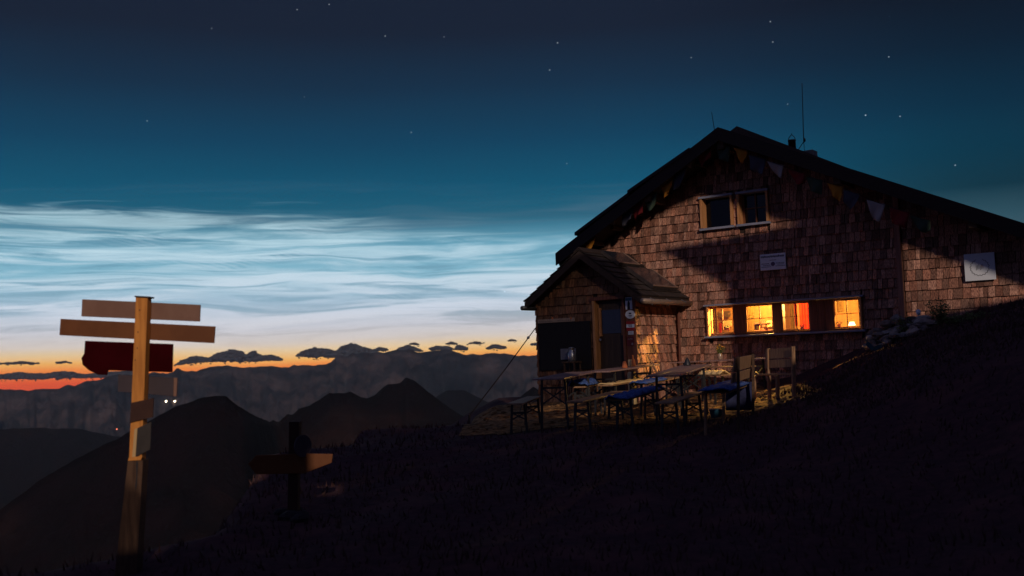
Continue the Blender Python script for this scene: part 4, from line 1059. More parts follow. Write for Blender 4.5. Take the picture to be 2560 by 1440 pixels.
D_ = top_thing('folding_table', at(1692, 905, 20.6), at(1930, 893, 19.0), .5, 'long table under the lit windows carrying the flower jar', 'table', M['table'], TG, 3)
J = top_thing('folding_bench', at(1288, 1008, 14.8), at(1336, 990, 16.6), .26, 'low bench left of the tables at the edge of the terrace', 'bench', M['benchwood'], BG, h=.47)
K = top_thing('folding_bench', at(1436, 1003, 14.4), at(1552, 977, 16.4), .26, 'bare bench between the left table and the blue cushion bench', 'bench', M['benchwood'], BG, h=.47)
N_ = top_thing('folding_bench', at(1545, 998, 14.2), at(1640, 972, 16.2), .26, 'bench with blue checked cushion in the middle of the terrace', 'bench', M['benchwood'], BG, h=.47)
O_ = top_thing('folding_bench', at(1512, 962, 17.2), at(1600, 949, 19.2), .26, 'bench with yellow lit end below the table before the door', 'bench', M['benchwood'], BG, h=.47)
Q_ = top_thing('folding_bench', at(1604, 958, 16.6), at(1690, 941, 18.6), .26, 'bench with faded blue cushion behind the nearest table', 'bench', M['benchwood'], BG, h=.47)
S_ = top_thing('folding_bench', at(1690, 938, 19.0), at(1815, 936, 18.0), .26, 'bench with a pale crumpled cloth below the flower jar', 'bench', M['benchwood'], BG, h=.47)
V_ = top_thing('folding_bench', at(1660, 1006, 13.7), at(1742, 979, 15.5), .26, 'bare dark bench under the near edge of the nearest table', 'bench', M['benchwood'], BG, h=.47)
X_ = top_thing('folding_bench', at(1745, 917, 19.6), at(1880, 914, 18.6), .26, 'narrow bench drawn up to the long table under the windows', 'bench', M['benchwood'], BG, h=.47)
def pad(name, T, e0, e1, label, m, w=.30, th=.03, wav=.012, cat='cushion', hang=0., ex=0.):
    t_, p, q, d, side, up = T; mb = MB(); n = 26; mw = 6; L_ = (q - p).length
    for i in range(n + 1):
        for j in range(mw + 1):
            e = e0 + (e1 - e0) * i / n; x = (j / mw - .5) * w
            base = p + d * (L_ * e) + side * x
            hh = th + wav * math.sin(i * .9 + j * 1.1) + wav * .6 * math.sin(i * 2.3)
            if abs(x) > w * .45: hh = th * .2 + hang
            mb.v.append(base + up * (hh + .004))
    for i in range(n):
        for j in range(mw):
            b = i * (mw + 1) + j; mb.f.append((b, b + 1, b + mw + 2, b + mw + 1)); mb.mi.append(0)
    o = mb.build(name, m, org=p.lerp(q, (e0 + e1) / 2), smooth=True); s_ = o.modifiers.new('s', 'SOLIDIFY'); s_.thickness = .018; s_.offset = -1
    # local frame so that the check follows the bench
    return tag(o, label, cat)
pad('seat_cushion', N_, -.05, .62, 'bright blue checked cushion on the middle bench', M['blue'], .34, .04, .02)
pad('seat_cushion', N_, .66, 1.0, 'second blue checked cushion at the far end of the middle bench', M['blue'], .32, .035, .015)
pad('seat_cushion', Q_, -.1, .5, 'faded blue cushion behind the nearest table', M['blue'], .3, .03, .012)
pad('seat_cushion', K, .1, .0, 'x', M['blue']) if False else None
a2 = top_thing('folding_bench', at(1445, 966, 16.6), at(1490, 958, 18.2), .26, 'bench with small blue cushion behind the left table', 'bench', M['benchwood'], BG, h=.47)
pad('seat_cushion', a2, 0, .6, 'small blue cushion heaped up behind the left table', M['blue'], .34, .07, .03)
pad('seat_pad', O_, .0, .95, 'cream seat pad on the bench before the door', M['creampad'], .27, .02, .006)
pad('cloth', S_, .55, .98, 'pale crumpled cloth lying on the bench under the flower jar', M['creampad'], .3, .04, .03, 'cloth')

# benches with backrests
def backed(p, q, label, seat_side, bh=.42, cushion=None):
    """p,q seat-height world ends of the back edge; seat extends by seat_side * .36"""
    p, q = Vector(p), Vector(q); d = (q - p).normalized(); s = Vector(seat_side).normalized(); L_ = (q - p).length
    t_ = thing('backed_bench', (p + q) / 2 - ZZ * .45, label, 'bench', 'wooden benches with backrests')
    for k in range(3):
        mb = MB(); mb.quadbox(p + s * (.03 + k * .125) - ZZ * .03, s * .118, d * L_, ZZ * .03); bevel(mb.build('seat_plank', M['benchwood'], t_), .005)
    lean = -s * .08
    for (z0, z1) in ((.10, .235), (.255, bh)):
        mb = MB(); o = p + ZZ * z0 + lean * (z0 / bh); mb.quadbox(o, d * L_, ZZ * (z1 - z0) + lean * ((z1 - z0) / bh), s * .022); bevel(mb.build('backrest_board', M['benchwood'], t_), .004)
    for e in (.06, .94):
        b = p + d * (L_ * e); g_ = Vector(b); g_.z = gz(b.x, b.y) - .03
        mb = MB(); mb.bar(g_ - s * .05, b + ZZ * (bh + .015) + lean - s * .02, .06, .035, s); bevel(mb.build('back_post', M['benchwood'] if cushion is None else M['beam'], t_), .004)
        f_ = b + s * .36 - ZZ * .032; gg = Vector(f_); gg.z = gz(f_.x, f_.y) - .03
        mb = MB(); mb.bar(f_, gg + s * .03, .06, .035, s); bevel(mb.build('leg', M['benchwood'], t_), .004)
    return t_, p, q, d, s
p, q = at(1912, 935, 17.2), at(1981, 931, 16.3); q.z = p.z + .02
E_ = backed(p, q, 'right hand wooden bench with its back to the camera and seat lit yellow', (-.35, .9, 0))
p, q = at(1828, 978, 13.4), at(1872, 950, 15.0); q.z = p.z + .03
dd = (q - p).normalized(); F_ = backed(p, q, 'wooden bench with tan backrest and blue blanket beside the nearest table', (-dd.y, dd.x, 0), .44, 1)
pad('blanket', (F_[0], F_[1] + F_[4] * .2, F_[2] + F_[4] * .2, F_[3], F_[4], ZZ), -.12, 1.02, 'blue checked blanket spread on the tan backed bench', M['blue'], .42, .03, .015, 'blanket')
# end of the blanket hanging down at the far end
mb = MB(); e_ = F_[2] + F_[3] * .05
for i in range(9):
    for j in range(7):
        mb.v.append(e_ + F_[4] * (.0 + .42 * (j / 6) - .05) + F_[3] * (.03 * math.sin(i * .8 + j) + .03) + ZZ * (.03 - i / 8 * .42))
for i in range(8):
    for j in range(6):
        b = i * 7 + j; mb.f.append((b, b + 1, b + 8, b + 7)); mb.mi.append(0)
o = mb.build('hanging_towel', M['towel'], org=e_, smooth=True); o.modifiers.new('s', 'SOLIDIFY').thickness = .006; tag(o, 'blue towel hanging down at the far end of the tan backed bench', 'towel')

# ------------------------------------------------------------------ small things on the tables
def on(T, e, off=0.):
    t_, p, q, d, side, up = T; return p + (q - p) * e + side * off + up * .001
vs = on(D_, .46, -.05)
vt = thing('flower_jar', vs, 'glass jar of orange and yellow flowers on the table under the windows', 'flowers')
q_ = MB(); q_.lathe(vs, [(.04, 0), (.045, .02), (.045, .10), (.035, .12), (.038, .13)], 14); q_.build('jar', mat('frosted_jar', (.30, .20, .14), .2, spec=.6), vt, smooth=True)
q_ = MB(); qp = MB()
for k in range(26):
    a = rng.uniform(0, 6.28); r0 = rng.uniform(.02, .11); tip = vs + Vector((math.cos(a) * r0, math.sin(a) * r0, rng.uniform(.2, .31)))
    q_.tube([vs + ZZ * .1, vs.lerp(tip, .5) + ZZ * .03, tip], .003, 4)
    if k % 3:
        for j in range(6):
            b = 6.28 * j / 6; e = Vector((math.cos(b), math.sin(b), .35)) * .022; f = Vector((-math.sin(b), math.cos(b), 0)) * .010
            qp.face(tip, tip + e * .6 + f, tip + e, tip + e * .6 - f)
            qp.face(tip + ZZ * .004, tip - e * .4 + f, tip - e * .5 + ZZ * .015, tip - e * .4 - f)
    for j in range(3):
        b = rng.uniform(0, 6.28); m_ = vs.lerp(tip, rng.uniform(.5, .95)); e = Vector((math.cos(b), math.sin(b), rng.uniform(-.2, .6))) * .04; f = e.orthogonal().normalized() * .008
        q_.face(m_, m_ + e * .5 + f, m_ + e, m_ + e * .5 - f)
q_.build('stems', M['leaf'], vt, kind='stuff'); qp.build('blossoms', M['petal'], vt, kind='stuff')
p = on(B, .42, .1); q_ = MB(); q_.lathe(p, [(.055, 0), (.05, .02), (.035, .09), (.02, .12), (.006, .125)], 14); tag(q_.build('terracotta_pot', M['pot'], org=p, smooth=True), 'small terracotta cone pot on the table before the porch door', 'pot')
p = on(Cc, .9, -.1); q_ = MB(); q_.lathe(p, [(.06, 0), (.055, .02), (.03, .10), (.008, .13)], 14); tag(q_.build('dark_cone', M['steel'], org=p, smooth=True), 'dark cone on the far end of the nearest table', 'ornament')
p = on(B, .72, -.08)
mg = thing('pale_mug', p, 'pale yellow mug on the table before the porch door', 'mug'); q_ = MB(); q_.lathe(p, [(.042, 0), (.045, .01), (.045, .12), (.04, .125)], 14); q_.build('cup', M['cream'], mg, smooth=True)
q_ = MB(); q_.tube([p + U * .044 + ZZ * .03, p + U * .075 + ZZ * .045, p + U * .075 + ZZ * .085, p + U * .044 + ZZ * .1], .008, 6); q_.build('handle', M['cream'], mg, smooth=True)
p = on(B, .66, .05); q_ = MB(); q_.lathe(p, [(.03, 0), (.032, .01), (.032, .12), (.012, .16), (.012, .21), (.015, .215)], 12, (-.12, 0, 1)); tag(q_.build('orange_bottle', M['pot'], org=p, smooth=True), 'orange brown bottle standing next to the pale mug', 'bottle')
# wooden stake leaning at the porch side wall
p = at(1619, 888, 20.2); q = at(1644, 934, 19.6); q_ = MB(); q_.bar(p, q, .03, .02); tag(q_.build('leaning_stick', M['benchwood'], org=q), 'thin pale stick leaning beside the porch side wall', 'stick')
# stand with pale plaster column under table B
p = at(1580, 960, 19.6); g_ = gz(p.x, p.y); q_ = MB(); q_.lathe(Vector((p.x, p.y, g_ - .02)), [(.09, 0), (.08, .3), (.085, .62), (.07, .66)], 12)
tag(q_.build('tree_stump', M['paleplaster'], org=(p.x, p.y, g_), smooth=True), 'pale upright log stump behind the table before the door', 'log')
# milk can and its backing sheet on the porch front
s, z = F(1430, 898, PN + .3); mc = thing('milk_can', hp(s, PN + .3, z), 'silver milk can catching the light before the notice board', 'can')
q_ = MB(); q_.lathe(hp(s, PN + .3, z - .04), [(.07, 0), (.08, .02), (.08, .17), (.045, .22), (.045, .25), (.06, .26), (.06, .28), (.02, .29)], 16); q_.build('body', M['galv'], mc, smooth=True)
q_ = MB(); q_.tube([hp(s - .075, PN + .3, z + .14), hp(s - .11, PN + .3, z + .1), hp(s - .078, PN + .3, z + .04)], .007, 6); q_.build('handle', M['galv'], mc)
st_ = thing('wooden_stool', hp(s, PN + .3, z - .1), 'dark wooden stool carrying the silver milk can', 'stool')
q_ = MB(); q_.box(hp(s, PN + .3, z - .06), .32, .30, .035, U, NRM, ZZ); bevel(q_.build('seat', M['beam'], st_))
for sx in (-.12, .12):
    for sn in (-.11, .11):
        b_ = hp(s + sx, PN + .3 + sn, z - .078); g_ = Vector(b_); g_.z = gz(b_.x, b_.y) - .01; q_ = MB(); q_.bar(b_, g_, .03, .03, U); q_.build('leg', M['beam'], st_)
a, z1 = F(1401, 872, PN + .075); b, z0 = F(1440, 898, PN + .075)
q_ = MB(); q_.quadbox(hp(a, PN + .062, z0), U * (b - a), NRM * .012, ZZ * (z1 - z0)); tag(q_.build('menu_sheet', mat('grey_sheet', (.12, .12, .15), .4), org=hp(a, PN + .062, z0)), 'grey menu sheet on the lower notice board behind the milk can', 'sheet')
# small light blue bucket by the bench legs
p = at(1790, 1022, 15.6); g_ = gz(p.x, p.y); q_ = MB(); q_.lathe((p.x, p.y, g_ - .01), [(.08, 0), (.11, .14), (.115, .145), (.1, .14)], 14); tag(q_.build('blue_basin', mat('blue_plastic', (.03, .11, .18), .45), org=(p.x, p.y, g_), smooth=True), 'light blue plastic basin on the ground under the benches', 'basin')

# ------------------------------------------------------------------ stone heap, plants and grass on the bank
def rock_mesh(k):
    r = random.Random(k); mb = MB(); n = 8; rings = 5
    vs_ = [Vector((0, 0, -.5))]
    for i in range(1, rings):
        th = math.pi * i / rings
        for j in range(n):
            a = 2 * math.pi * j / n + r.uniform(-.15, .15); rad = .5 * math.sin(th) * r.uniform(.78, 1.15)
            vs_.append(Vector((rad * math.cos(a), rad * math.sin(a), -.5 * math.cos(th) * r.uniform(.85, 1.1))))
    vs_.append(Vector((0, 0, .5)))
    f = [(0, 1 + (j + 1) % n, 1 + j) for j in range(n)]
    for i in range(rings - 2):
        for j in range(n):
            a, b = 1 + i * n + j, 1 + i * n + (j + 1) % n; f.append((a, b, b + n, a + n))
    e = len(vs_) - 1; f += [(e, e - n + j, e - n + (j + 1) % n) for j in range(n)]
    me = bpy.data.meshes.new('stone'); me.from_pydata([tuple(v) for v in vs_], [], f); me.materials.append(M['stone']); me.update(); return me
RM = [rock_mesh(k) for k in range(6)]
sw = thing('stone_wall', at(2240, 850, 17.6), 'rough dry stone wall heap beside the corner of the right wing', 'stone wall')
swl = parent_loc(sw)
def top_px(px): return lerpt([(2165, 868), (2180, 835), (2210, 800), (2240, 786), (2290, 770), (2330, 790), (2360, 815), (2385, 850)], px)
for k in range(150):
    px = rng.uniform(2168, 2385); t_ = top_px(px); py = rng.uniform(t_, t_ + 130)
    if py > 940: continue
    Y = 17.9 - (py - t_) * .006 - (px - 2165) * .0035 + rng.uniform(-.1, .1)
    p = at(px, py + 8, Y)
    if p.z < gz(p.x, p.y) - .12: continue
    o = bpy.data.objects.new('stone', rng.choice(RM)); col.objects.link(o); o.parent = sw
    o.location = p - swl; o.scale = (rng.uniform(.16, .36), rng.uniform(.16, .3), rng.uniform(.08, .17)); o.rotation_euler = (rng.uniform(-.3, .3), rng.uniform(-.3, .3), rng.uniform(0, 6))
# fill behind the stones so they rest on something
mb = MB(); pts_ = []
for k in range(12):
    px = 2172 + k * 18; p = at(px, top_px(px) + 22, 17.95 - (px - 2165) * .0035); pts_.append(p)
for i in range(11):
    a, b = pts_[i], pts_[i + 1]; ga, gb = Vector((a.x, a.y - .5, gz(a.x, a.y - .5) - .05)), Vector((b.x, b.y - .5, gz(b.x, b.y - .5) - .05))
    mb.face(ga, gb, b, a)
    mb.face(a, b, b + Vector((.25, .35, 0)), a + Vector((.25, .35, 0)))
mb.build('rubble_core', mat('dark_rubble', (.06, .05, .045), .95, (.03, .03, .03), 9., bump=.5), sw)
p = at(2296, 781, 16.9); q_ = MB(); q_.lathe(p - ZZ * .05, [(.028, 0), (.04, .05), (.035, .09), (.015, .1)], 10); tag(q_.build('white_jar', M['white'], org=p, smooth=True), 'small white jar standing on the stone heap', 'jar')
def bush(px, py, Y, w, h, label, n=260, m=M['leaf'], name='bush', ll=.05):
    p = at(px, py, Y); g_ = min(gz(p.x, p.y), p.z); base = Vector((p.x, p.y, g_)); top = p.z - g_
    t_ = thing(name, base, label, 'bush'); q = MB(); lf = MB()
    for k in range(9):
        a = rng.uniform(0, 6.28); tip = base + Vector((math.cos(a) * w * rng.uniform(.2, .6), math.sin(a) * w * rng.uniform(.2, .6), top + h * rng.uniform(.1, 1)))
        q.tube([base, base.lerp(tip, .5) + ZZ * .03, tip], .007, 5, .003)
        for j in range(n // 9):
            c = base.lerp(tip, rng.uniform(.25, 1.)) + Vector((rng.gauss(0, .035), rng.gauss(0, .035), rng.gauss(0, .03)))
            d = Vector((rng.uniform(-1, 1), rng.uniform(-1, 1), rng.uniform(-.2, .8))).normalized() * ll; e = d.orthogonal().normalized() * ll * .28
            lf.face(c, c + d * .5 + e, c + d, c + d * .5 - e)
    q.build('stems', M['beam'], t_); lf.build('leaves', m, t_, kind='stuff'); return t_
bush(2352, 790, 16.2, .35, .26, 'spiky dark bush in front of the lit wing wall', 420)
bush(2395, 800, 16.2, .4, .06, 'low dark bush at the foot of the wing wall', 260)
bush(2262, 800, 17.2, .25, .10, 'small bush on the stone wall beside the corner board', 160)
bush(2440, 790, 15.6, .4, .05, 'flat tuft of leaves on the bank crest at the right', 200)
# a plank lying in front of the heap, bluish scrap
p = at(2176, 866, 17.0); q_ = MB(); q_.bar(p + Vector((-.06, 0, .06)), p + Vector((.05, 0, -.05)), .07, .015, (0, 1, 0)); q_.bar(p + Vector((.05, 0, -.05)), p + Vector((.2, .04, .0)), .07, .015, (0, 1, 0)); tag(q_.build('tarpaulin_scrap', mat('teal_plastic', (.02, .07, .09), .6), org=p), 'teal scrap of sheeting at the foot of the stone heap', 'scrap')

# grass blades over the near slope and the bank
gm = MB()
for k in range(19000):
    if k % 3:
        Y = rng.uniform(6.5, 17.5); x = rng.uniform(-.55, .56) * Y
    else:
        x = rng.uniform(4.2, 9.5); Y = rng.uniform(12, 17.5)
    if (Vector((x, Y, 0)) - M0).dot(NRM) < .15: continue
    if -.8 < x < 4.6 and Y > 15.1: continue
    z = gz(x, Y); h = rng.uniform(.03, .10) * (1.2 if noise.noise(Vector((x, Y, 0))) > 0 else .7); a = rng.uniform(0, 6.28); w = .005 + .0006 * Y
    d = Vector((math.cos(a), math.sin(a), 0)); b = Vector((x, Y, z - .005)); ln = Vector((rng.uniform(-.04, .04), rng.uniform(-.04, .04), h))
    gm.face(b - d * w, b + d * w, b + ln)
gm.build('grass', M['grass'], kind='stuff')
# stones scattered on the terrace
gs_ = MB()
for k in range(520):
    x = rng.uniform(-.8, 4.6); Y = rng.uniform(15.2, 20.8)
    if (Vector((x, Y, 0)) - M0).dot(NRM) < .1 or ((Vector((x, Y, 0)) - M0).dot(NRM) < PN + .1 and (Vector((x, Y, 0)) - M0).dot(U) < pr): continue
    r = rng.uniform(.015, .05); z = gz(x, Y) + .01; b = len(gs_.v); me = RM[k % 6]
    for v in me.vertices: gs_.v.append(Vector((x + v.co.x * r * 2.4, Y + v.co.y * r * 2.4, z + v.co.z * r * 1.2)))
    for f in me.polygons: gs_.f.append(tuple(b + i for i in f.vertices)); gs_.mi.append(0)
gs_.build('gravel', M['dirt'], kind='stuff')

# ------------------------------------------------------------------ trail signpost
Y0 = 8.3
sp_ = thing('trail_signpost', Vector((at(315, 1400, Y0).x, Y0, gz(at(315, 1400, Y0).x, Y0))), 'leaning wooden trail signpost with boards seen from behind', 'signpost')
def slab(c4, Y, th, m, name, label=None, bev=.004, parent=sp_):
    """four pixel corners (tl,tr,br,bl) on the plane y=Y, thickness away from the camera"""
    P4 = [at(x, y, Y if not isinstance(Y, (list, tuple)) else Y[i]) for i, (x, y) in enumerate(c4)]
    mb = MB(); mb.prism(P4, (0, th, 0)); o = mb.build(name, m, parent, label=label)
    if bev: bevel(o, bev)
    return o
slab([(339, 742), (369, 742), (354, 1150), (322, 1150)], Y0, .095, M['post'], 'post', 'orange upper post')
slab([(336, 739), (374, 741), (373, 745), (336, 743)], Y0 - .01, .12, M['steel'], 'post_cap')
st4 = slab([(320, 1148), (357, 1151), (341, 1440), (286, 1440)], Y0 - .02, .13, M['stake'], 'stake', 'weathered lower stake', 0)
q_ = MB(); P_ = [at(x, y, Y0 - .022) for x, y in ((341, 1153), (345, 1153), (342, 1215), (339, 1225), (338, 1215), (341, 1190), (340, 1165))]; q_.prism(P_, (0, .006, 0)); q_.build('split', M['black'], st4)
for (x, y) in ((349, 775), (345, 830), (343, 870), (338, 900)):
    p = at(x, y, Y0 - .004); q_ = MB(); q_.lathe(p, [(.005, 0), (.004, .003)], 10, (0, -1, 0)); q_.build('bolt', M['steel'], sp_)
slab([(205, 748), (501, 762), (499, 804), (203, 791)], Y0 + .10, .018, M['board_tan'], 'direction_board', 'upper tan board', .003)
slab([(151, 797), (538, 816), (535, 858), (148, 838)], Y0 + .10, .018, M['board_rust'], 'direction_board', 'rust brown board, the longest', .003)
slab([(212, 852), (432, 860), (430, 931), (270, 926), (266, 938), (245, 937), (222, 926), (206, 912), (203, 895), (210, 884)], Y0 + .10, .02, M['board_red'], 'direction_board', 'dark red board with rounded lower corner', .003)
slab([(295, 937), (434, 944), (433, 991), (294, 979)], Y0 + .10, .018, M['board_grey'], 'direction_board', 'short grey board', .003)
slab([(434, 944), (443, 945), (441, 991), (433, 991)], Y0 + .105, .016, M['board_tan'], 'board_end', 'pale end strip', 0)
# two side plates that turn away to the right
slab([(327, 1007), (384, 995), (382, 1043), (324, 1057)], Y0 - .018, .016, M['board_dark'], 'side_board', 'small dark board nailed askew', .003)
slab([(344, 1070), (378, 1054), (375, 1124), (339, 1143)], Y0 - .014, .012, M['dullplate'], 'side_plate', 'grey metal plate nailed askew', .003)
slab([(336, 1073), (343.5, 1070), (338.5, 1143), (330, 1146)], Y0 - .016, .014, mat('pale_strip', (.45, .3, .14), .6, frame='w'), 'plate_edge', None, 0)
slab([(322, 1144), (356, 1140), (352, 1150), (320, 1152)], Y0 - .03, .02, M['post'], 'collar', None, 0)

# second signpost in the dark
Y1 = 10.
p_ = at(733, 1300, Y1)
s2_ = thing('low_signpost', Vector((p_.x, Y1, gz(p_.x, Y1))), 'low dark signpost in the shadow with one sign tip catching light', 'signpost')
P4 = [at(722, 1054, Y1), at(748, 1054, Y1), at(742, 1340, Y1), at(717, 1340, Y1)]; mb = MB(); mb.prism(P4, (0, .12, 0)); bevel(mb.build('post', M['board_dark'], s2_), .006)
P4 = [at(620, 1160, Y1 - .03), at(640, 1138, Y1 - .03), at(770, 1134, Y1 - .03), at(832, 1135, Y1 - .03), at(829, 1157, Y1 - .03), at(760, 1184, Y1 - .03), at(640, 1186, Y1 - .03)]; mb = MB(); mb.prism(P4, (0, .022, 0)); bevel(mb.build('arrow_board', M['board_rust'], s2_), .004)
q_ = MB(); c = at(756, 1115, Y1 - .05); q_.lathe(c, [(.11, 0), (.11, .012)], 24, (.8, -.6, 0)); q_.build('round_plate', M['board_grey'], s2_)
# rocks at its foot
DARKR = []
for k in range(9):
    px = rng.uniform(690, 790); p = at(px, 1290, Y1 + rng.uniform(-.3, .3)); mm = RM[k % 6].copy() if k < 6 else DARKR[k % 6]; mm.name = 'boulder'; mm.materials.clear(); mm.materials.append(M['darkstone']); DARKR.append(mm); o = bpy.data.objects.new('boulder', mm); col.objects.link(o)
    z_ = gz(p.x, p.y); o.location = (p.x, p.y, z_ + .01); sc_ = rng.uniform(.14, .28); o.scale = (sc_, sc_ * .8, sc_ * .6); o.rotation_euler = (0, 0, rng.uniform(0, 6)); tag(o, 'dark boulder in the heap at the foot of the low signpost', 'boulder', 'boulders round the low signpost')

# ------------------------------------------------------------------ lights in the valley
def valley(px, py, m, size, label, g=None):
    d = ray(px, py); best = None
    for bv in (far_b, mid_b, near_b):
        h = bv.ray_cast(EYE, d)
        if h[0] and (best is None or h[3] < best[1]): best = (h[0], h[3])
    p = best[0] if best else EYE + d * 3000; D = (p - EYE).length; r = size * D / FPX
    p = EYE + d * (D - r * 4)
    t_ = thing('valley_lamp', p - ZZ * r * 3, label, 'lamp', g); q = MB(); q.lathe(p - ZZ * r, [(.3 * r, 0), (r, .7 * r), (r, 1.3 * r), (.3 * r, 2 * r)], 8); q.build('lamp_head', m, t_, smooth=True)
    q = MB(); q.tube([p - ZZ * r * 4, p - ZZ * r * .9], r * .15, 5); q.build('mast', M['steel'], t_)
valley(415, 1003, M['valleylamp'], 1.7, 'left one of the twin white lamps shining in the valley', 'valley lamps')
valley(437, 1003, M['valleylamp'], 1.7, 'right one of the twin white lamps shining in the valley', 'valley lamps')
valley(292, 1073, M['redlamp'], 1.4, 'tiny red lamp alone in the dark valley', 'valley lamps')

# ------------------------------------------------------------------ low dark clouds beyond the range
def cloud_mat():
    m = bpy.data.materials.new('dusk_cloud'); m.use_nodes = True; nt = m.node_tree; q = G(nt); b = nt.nodes['Principled BSDF']
    b.inputs['Base Color'].default_value = (.05, .053, .062, 1); b.inputs['Roughness'].default_value = 1; b.inputs['Specular IOR Level'].default_value = 0
    geo = q.n('ShaderNodeNewGeometry'); n1 = q.noise(geo.outputs['Position'], .03, 6, .75)
    lw = q.n('ShaderNodeLayerWeight'); lw.inputs[0].default_value = .35
    f = q.m('ADD', lw.outputs['Facing'], q.m('MULTIPLY', q.m('SUBTRACT', n1, .5), 2.6))
    tr = q.n('ShaderNodeBsdfTransparent'); mx = q.n('ShaderNodeMixShader'); q.l(q.mr(f, .22, .85), mx.inputs[0]); q.l(b.outputs[0], mx.inputs[1]); q.l(tr.outputs[0], mx.inputs[2])
    q.l(mx.outputs[0], nt.nodes['Material Output'].inputs[0]); return m
M['cloud'] = cloud_mat()
CD = 13000.
ICO = None
def ico():
    t = (1 + 5 ** .5) / 2; v = [Vector(x).normalized() for x in ((-1, t, 0), (1, t, 0), (-1, -t, 0), (1, -t, 0), (0, -1, t), (0, 1, t), (0, -1, -t), (0, 1, -t), (t, 0, -1), (t, 0, 1), (-t, 0, -1), (-t, 0, 1))]
    f = [(0, 11, 5), (0, 5, 1), (0, 1, 7), (0, 7, 10), (0, 10, 11), (1, 5, 9), (5, 11, 4), (11, 10, 2), (10, 7, 6), (7, 1, 8), (3, 9, 4), (3, 4, 2), (3, 2, 6), (3, 6, 8), (3, 8, 9), (4, 9, 5), (2, 4, 11), (6, 2, 10), (8, 6, 7), (9, 8, 1)]
    for _ in range(2):
        nf = []; c = {}
        def mp_(a, b):
            k = (min(a, b), max(a, b))
            if k not in c: c[k] = len(v); v.append(((v[a] + v[b]) / 2).normalized())
            return c[k]
        for (a, b, d) in f:
            x, y, z = mp_(a, b), mp_(b, d), mp_(d, a); nf += [(a, x, z), (b, y, x), (d, z, y), (x, y, z)]
        f = nf
    return v, f
ICO = ico()
def cloud(prof, base, label, dens=1.):
    if prof[-1][0] - prof[0][0] > 30:
        jx = [prof[0][0] + (prof[-1][0] - prof[0][0]) * k / 40 for k in range(41)]
        pp = [(x, lerpt(prof, x) + 3.6 * noise.noise(Vector((x * .11, 3, 0))) + 2.6 * noise.noise(Vector((x * .31, 5, 0)))) for x in jx]
        base = [(x, lerpt(base, x) + 3.0 * noise.noise(Vector((x * .07, 9, 0))) + 2.0 * noise.noise(Vector((x * .23, 1, 0)))) for x in jx]
        prof = pp
    """prof: list of (px, top px y); base: list of (px, bottom y)"""
    x0, x1 = prof[0][0], prof[-1][0]; mb = MB(); n = max(5, int((x1 - x0) / 2.6 * dens)); tall = max(b - t_ for (_, t_), (_, b) in zip([(x, lerpt(prof, x)) for x, _ in prof], [(x, lerpt(base, x)) for x, _ in prof]))
    area = sum(max(0, lerpt(base, x0 + (x1 - x0) * k / 40) - lerpt(prof, x0 + (x1 - x0) * k / 40)) for k in range(41)) * (x1 - x0) / 41
    n = int(max(8, area / 7. * dens)) + int((x1 - x0) / 2.5)
    for k in range(n):
        px = rng.uniform(x0, x1); t_ = lerpt(prof, px); b_ = lerpt(base, px); hh = b_ - t_
        if hh < .8: continue
        for q in range(1):
            r = min(hh * .5, rng.uniform(1.6, 5.5)); r = max(r, 1.1)
            cy = t_ + r * .9 + (max(hh - 1.9 * r, 0)) * rng.random() ** (1.6 if k % 3 else .8)
            if k % 60 == 0: r = rng.uniform(.9, 1.8); cy = t_ - rng.uniform(0, 4) if k % 2 else b_ + rng.uniform(0, 3)
            c = at(px, cy, CD + rng.uniform(-200, 200)); R_ = r * CD / FPX; sx = rng.uniform(1.1, 2.0); b0_ = len(mb.v); sd_ = rng.uniform(0, 99)
            for v in ICO[0]:
                dd_ = 1 + .45 * noise.noise(v * 2.1 + Vector((sd_, 0, 0))) + .28 * noise.noise(v * 5 + Vector((0, sd_, 0)))
                mb.v.append(c + Vector((v.x * R_ * sx * dd_, v.y * R_ * dd_, v.z * R_ * dd_ * .9)))
            for f in ICO[1]: mb.f.append(tuple(b0_ + i for i in f)); mb.mi.append(0)
    c = at((x0 + x1) / 2, lerpt(base, (x0 + x1) / 2), CD)
    o = mb.build('cloud', M['cloud'], org=c, smooth=True); tag(o, label, 'cloud', 'low dark clouds over the far range')
cloud([(436, 912), (460, 898), (490, 888), (520, 896), (545, 882), (575, 873), (600, 876), (615, 890), (635, 875), (655, 890), (680, 886), (700, 895)], [(436, 914), (520, 906), (600, 907), (700, 903)], 'wide dark cumulus bank right of the signpost')
cloud([(742, 888), (765, 874), (790, 868), (820, 872), (845, 878)], [(742, 892), (790, 896), (845, 896)], 'dark cloud left of the tall cumulus head', 1.3)
cloud([(842, 880), (858, 865), (880, 857), (905, 866), (925, 872), (945, 880)], [(842, 894), (880, 896), (945, 888)], 'tall rounded cumulus head over the middle of the range', 1.3)
cloud([(925, 875), (950, 868), (968, 872)], [(925, 880), (968, 878)], 'small cloud right of the tall cumulus head', 1.5)
cloud([(998, 870), (1020, 862), (1036, 868), (1056, 876)], [(998, 878), (1056, 880)], 'cloud patch resting on the highest range crest', 1.5)
cloud([(1026, 858), (1036, 856), (1046, 860)], [(1026, 862), (1046, 864)], 'wisp above the highest range crest', 2)
cloud([(1078, 868), (1100, 864), (1124, 866)], [(1078, 876), (1124, 878)], 'thin ragged cloud over the flat part of the crest', 1.5)
cloud([(1117, 858), (1128, 854), (1141, 858)], [(1117, 862), (1141, 862)], 'tiny wisp over the flat crest', 2)
cloud([(1135, 872), (1150, 861), (1166, 872)], [(1135, 876), (1166, 876)], 'compact dark cloud puff over the crest', 2)
cloud([(1165, 860), (1190, 854), (1210, 856)], [(1165, 861), (1210, 860)], 'faint stretched wisp over the right crest', 1.2)
cloud([(1221, 868), (1240, 860), (1265, 868)], [(1221, 873), (1265, 873)], 'dark cloud left of the guy rope', 2)
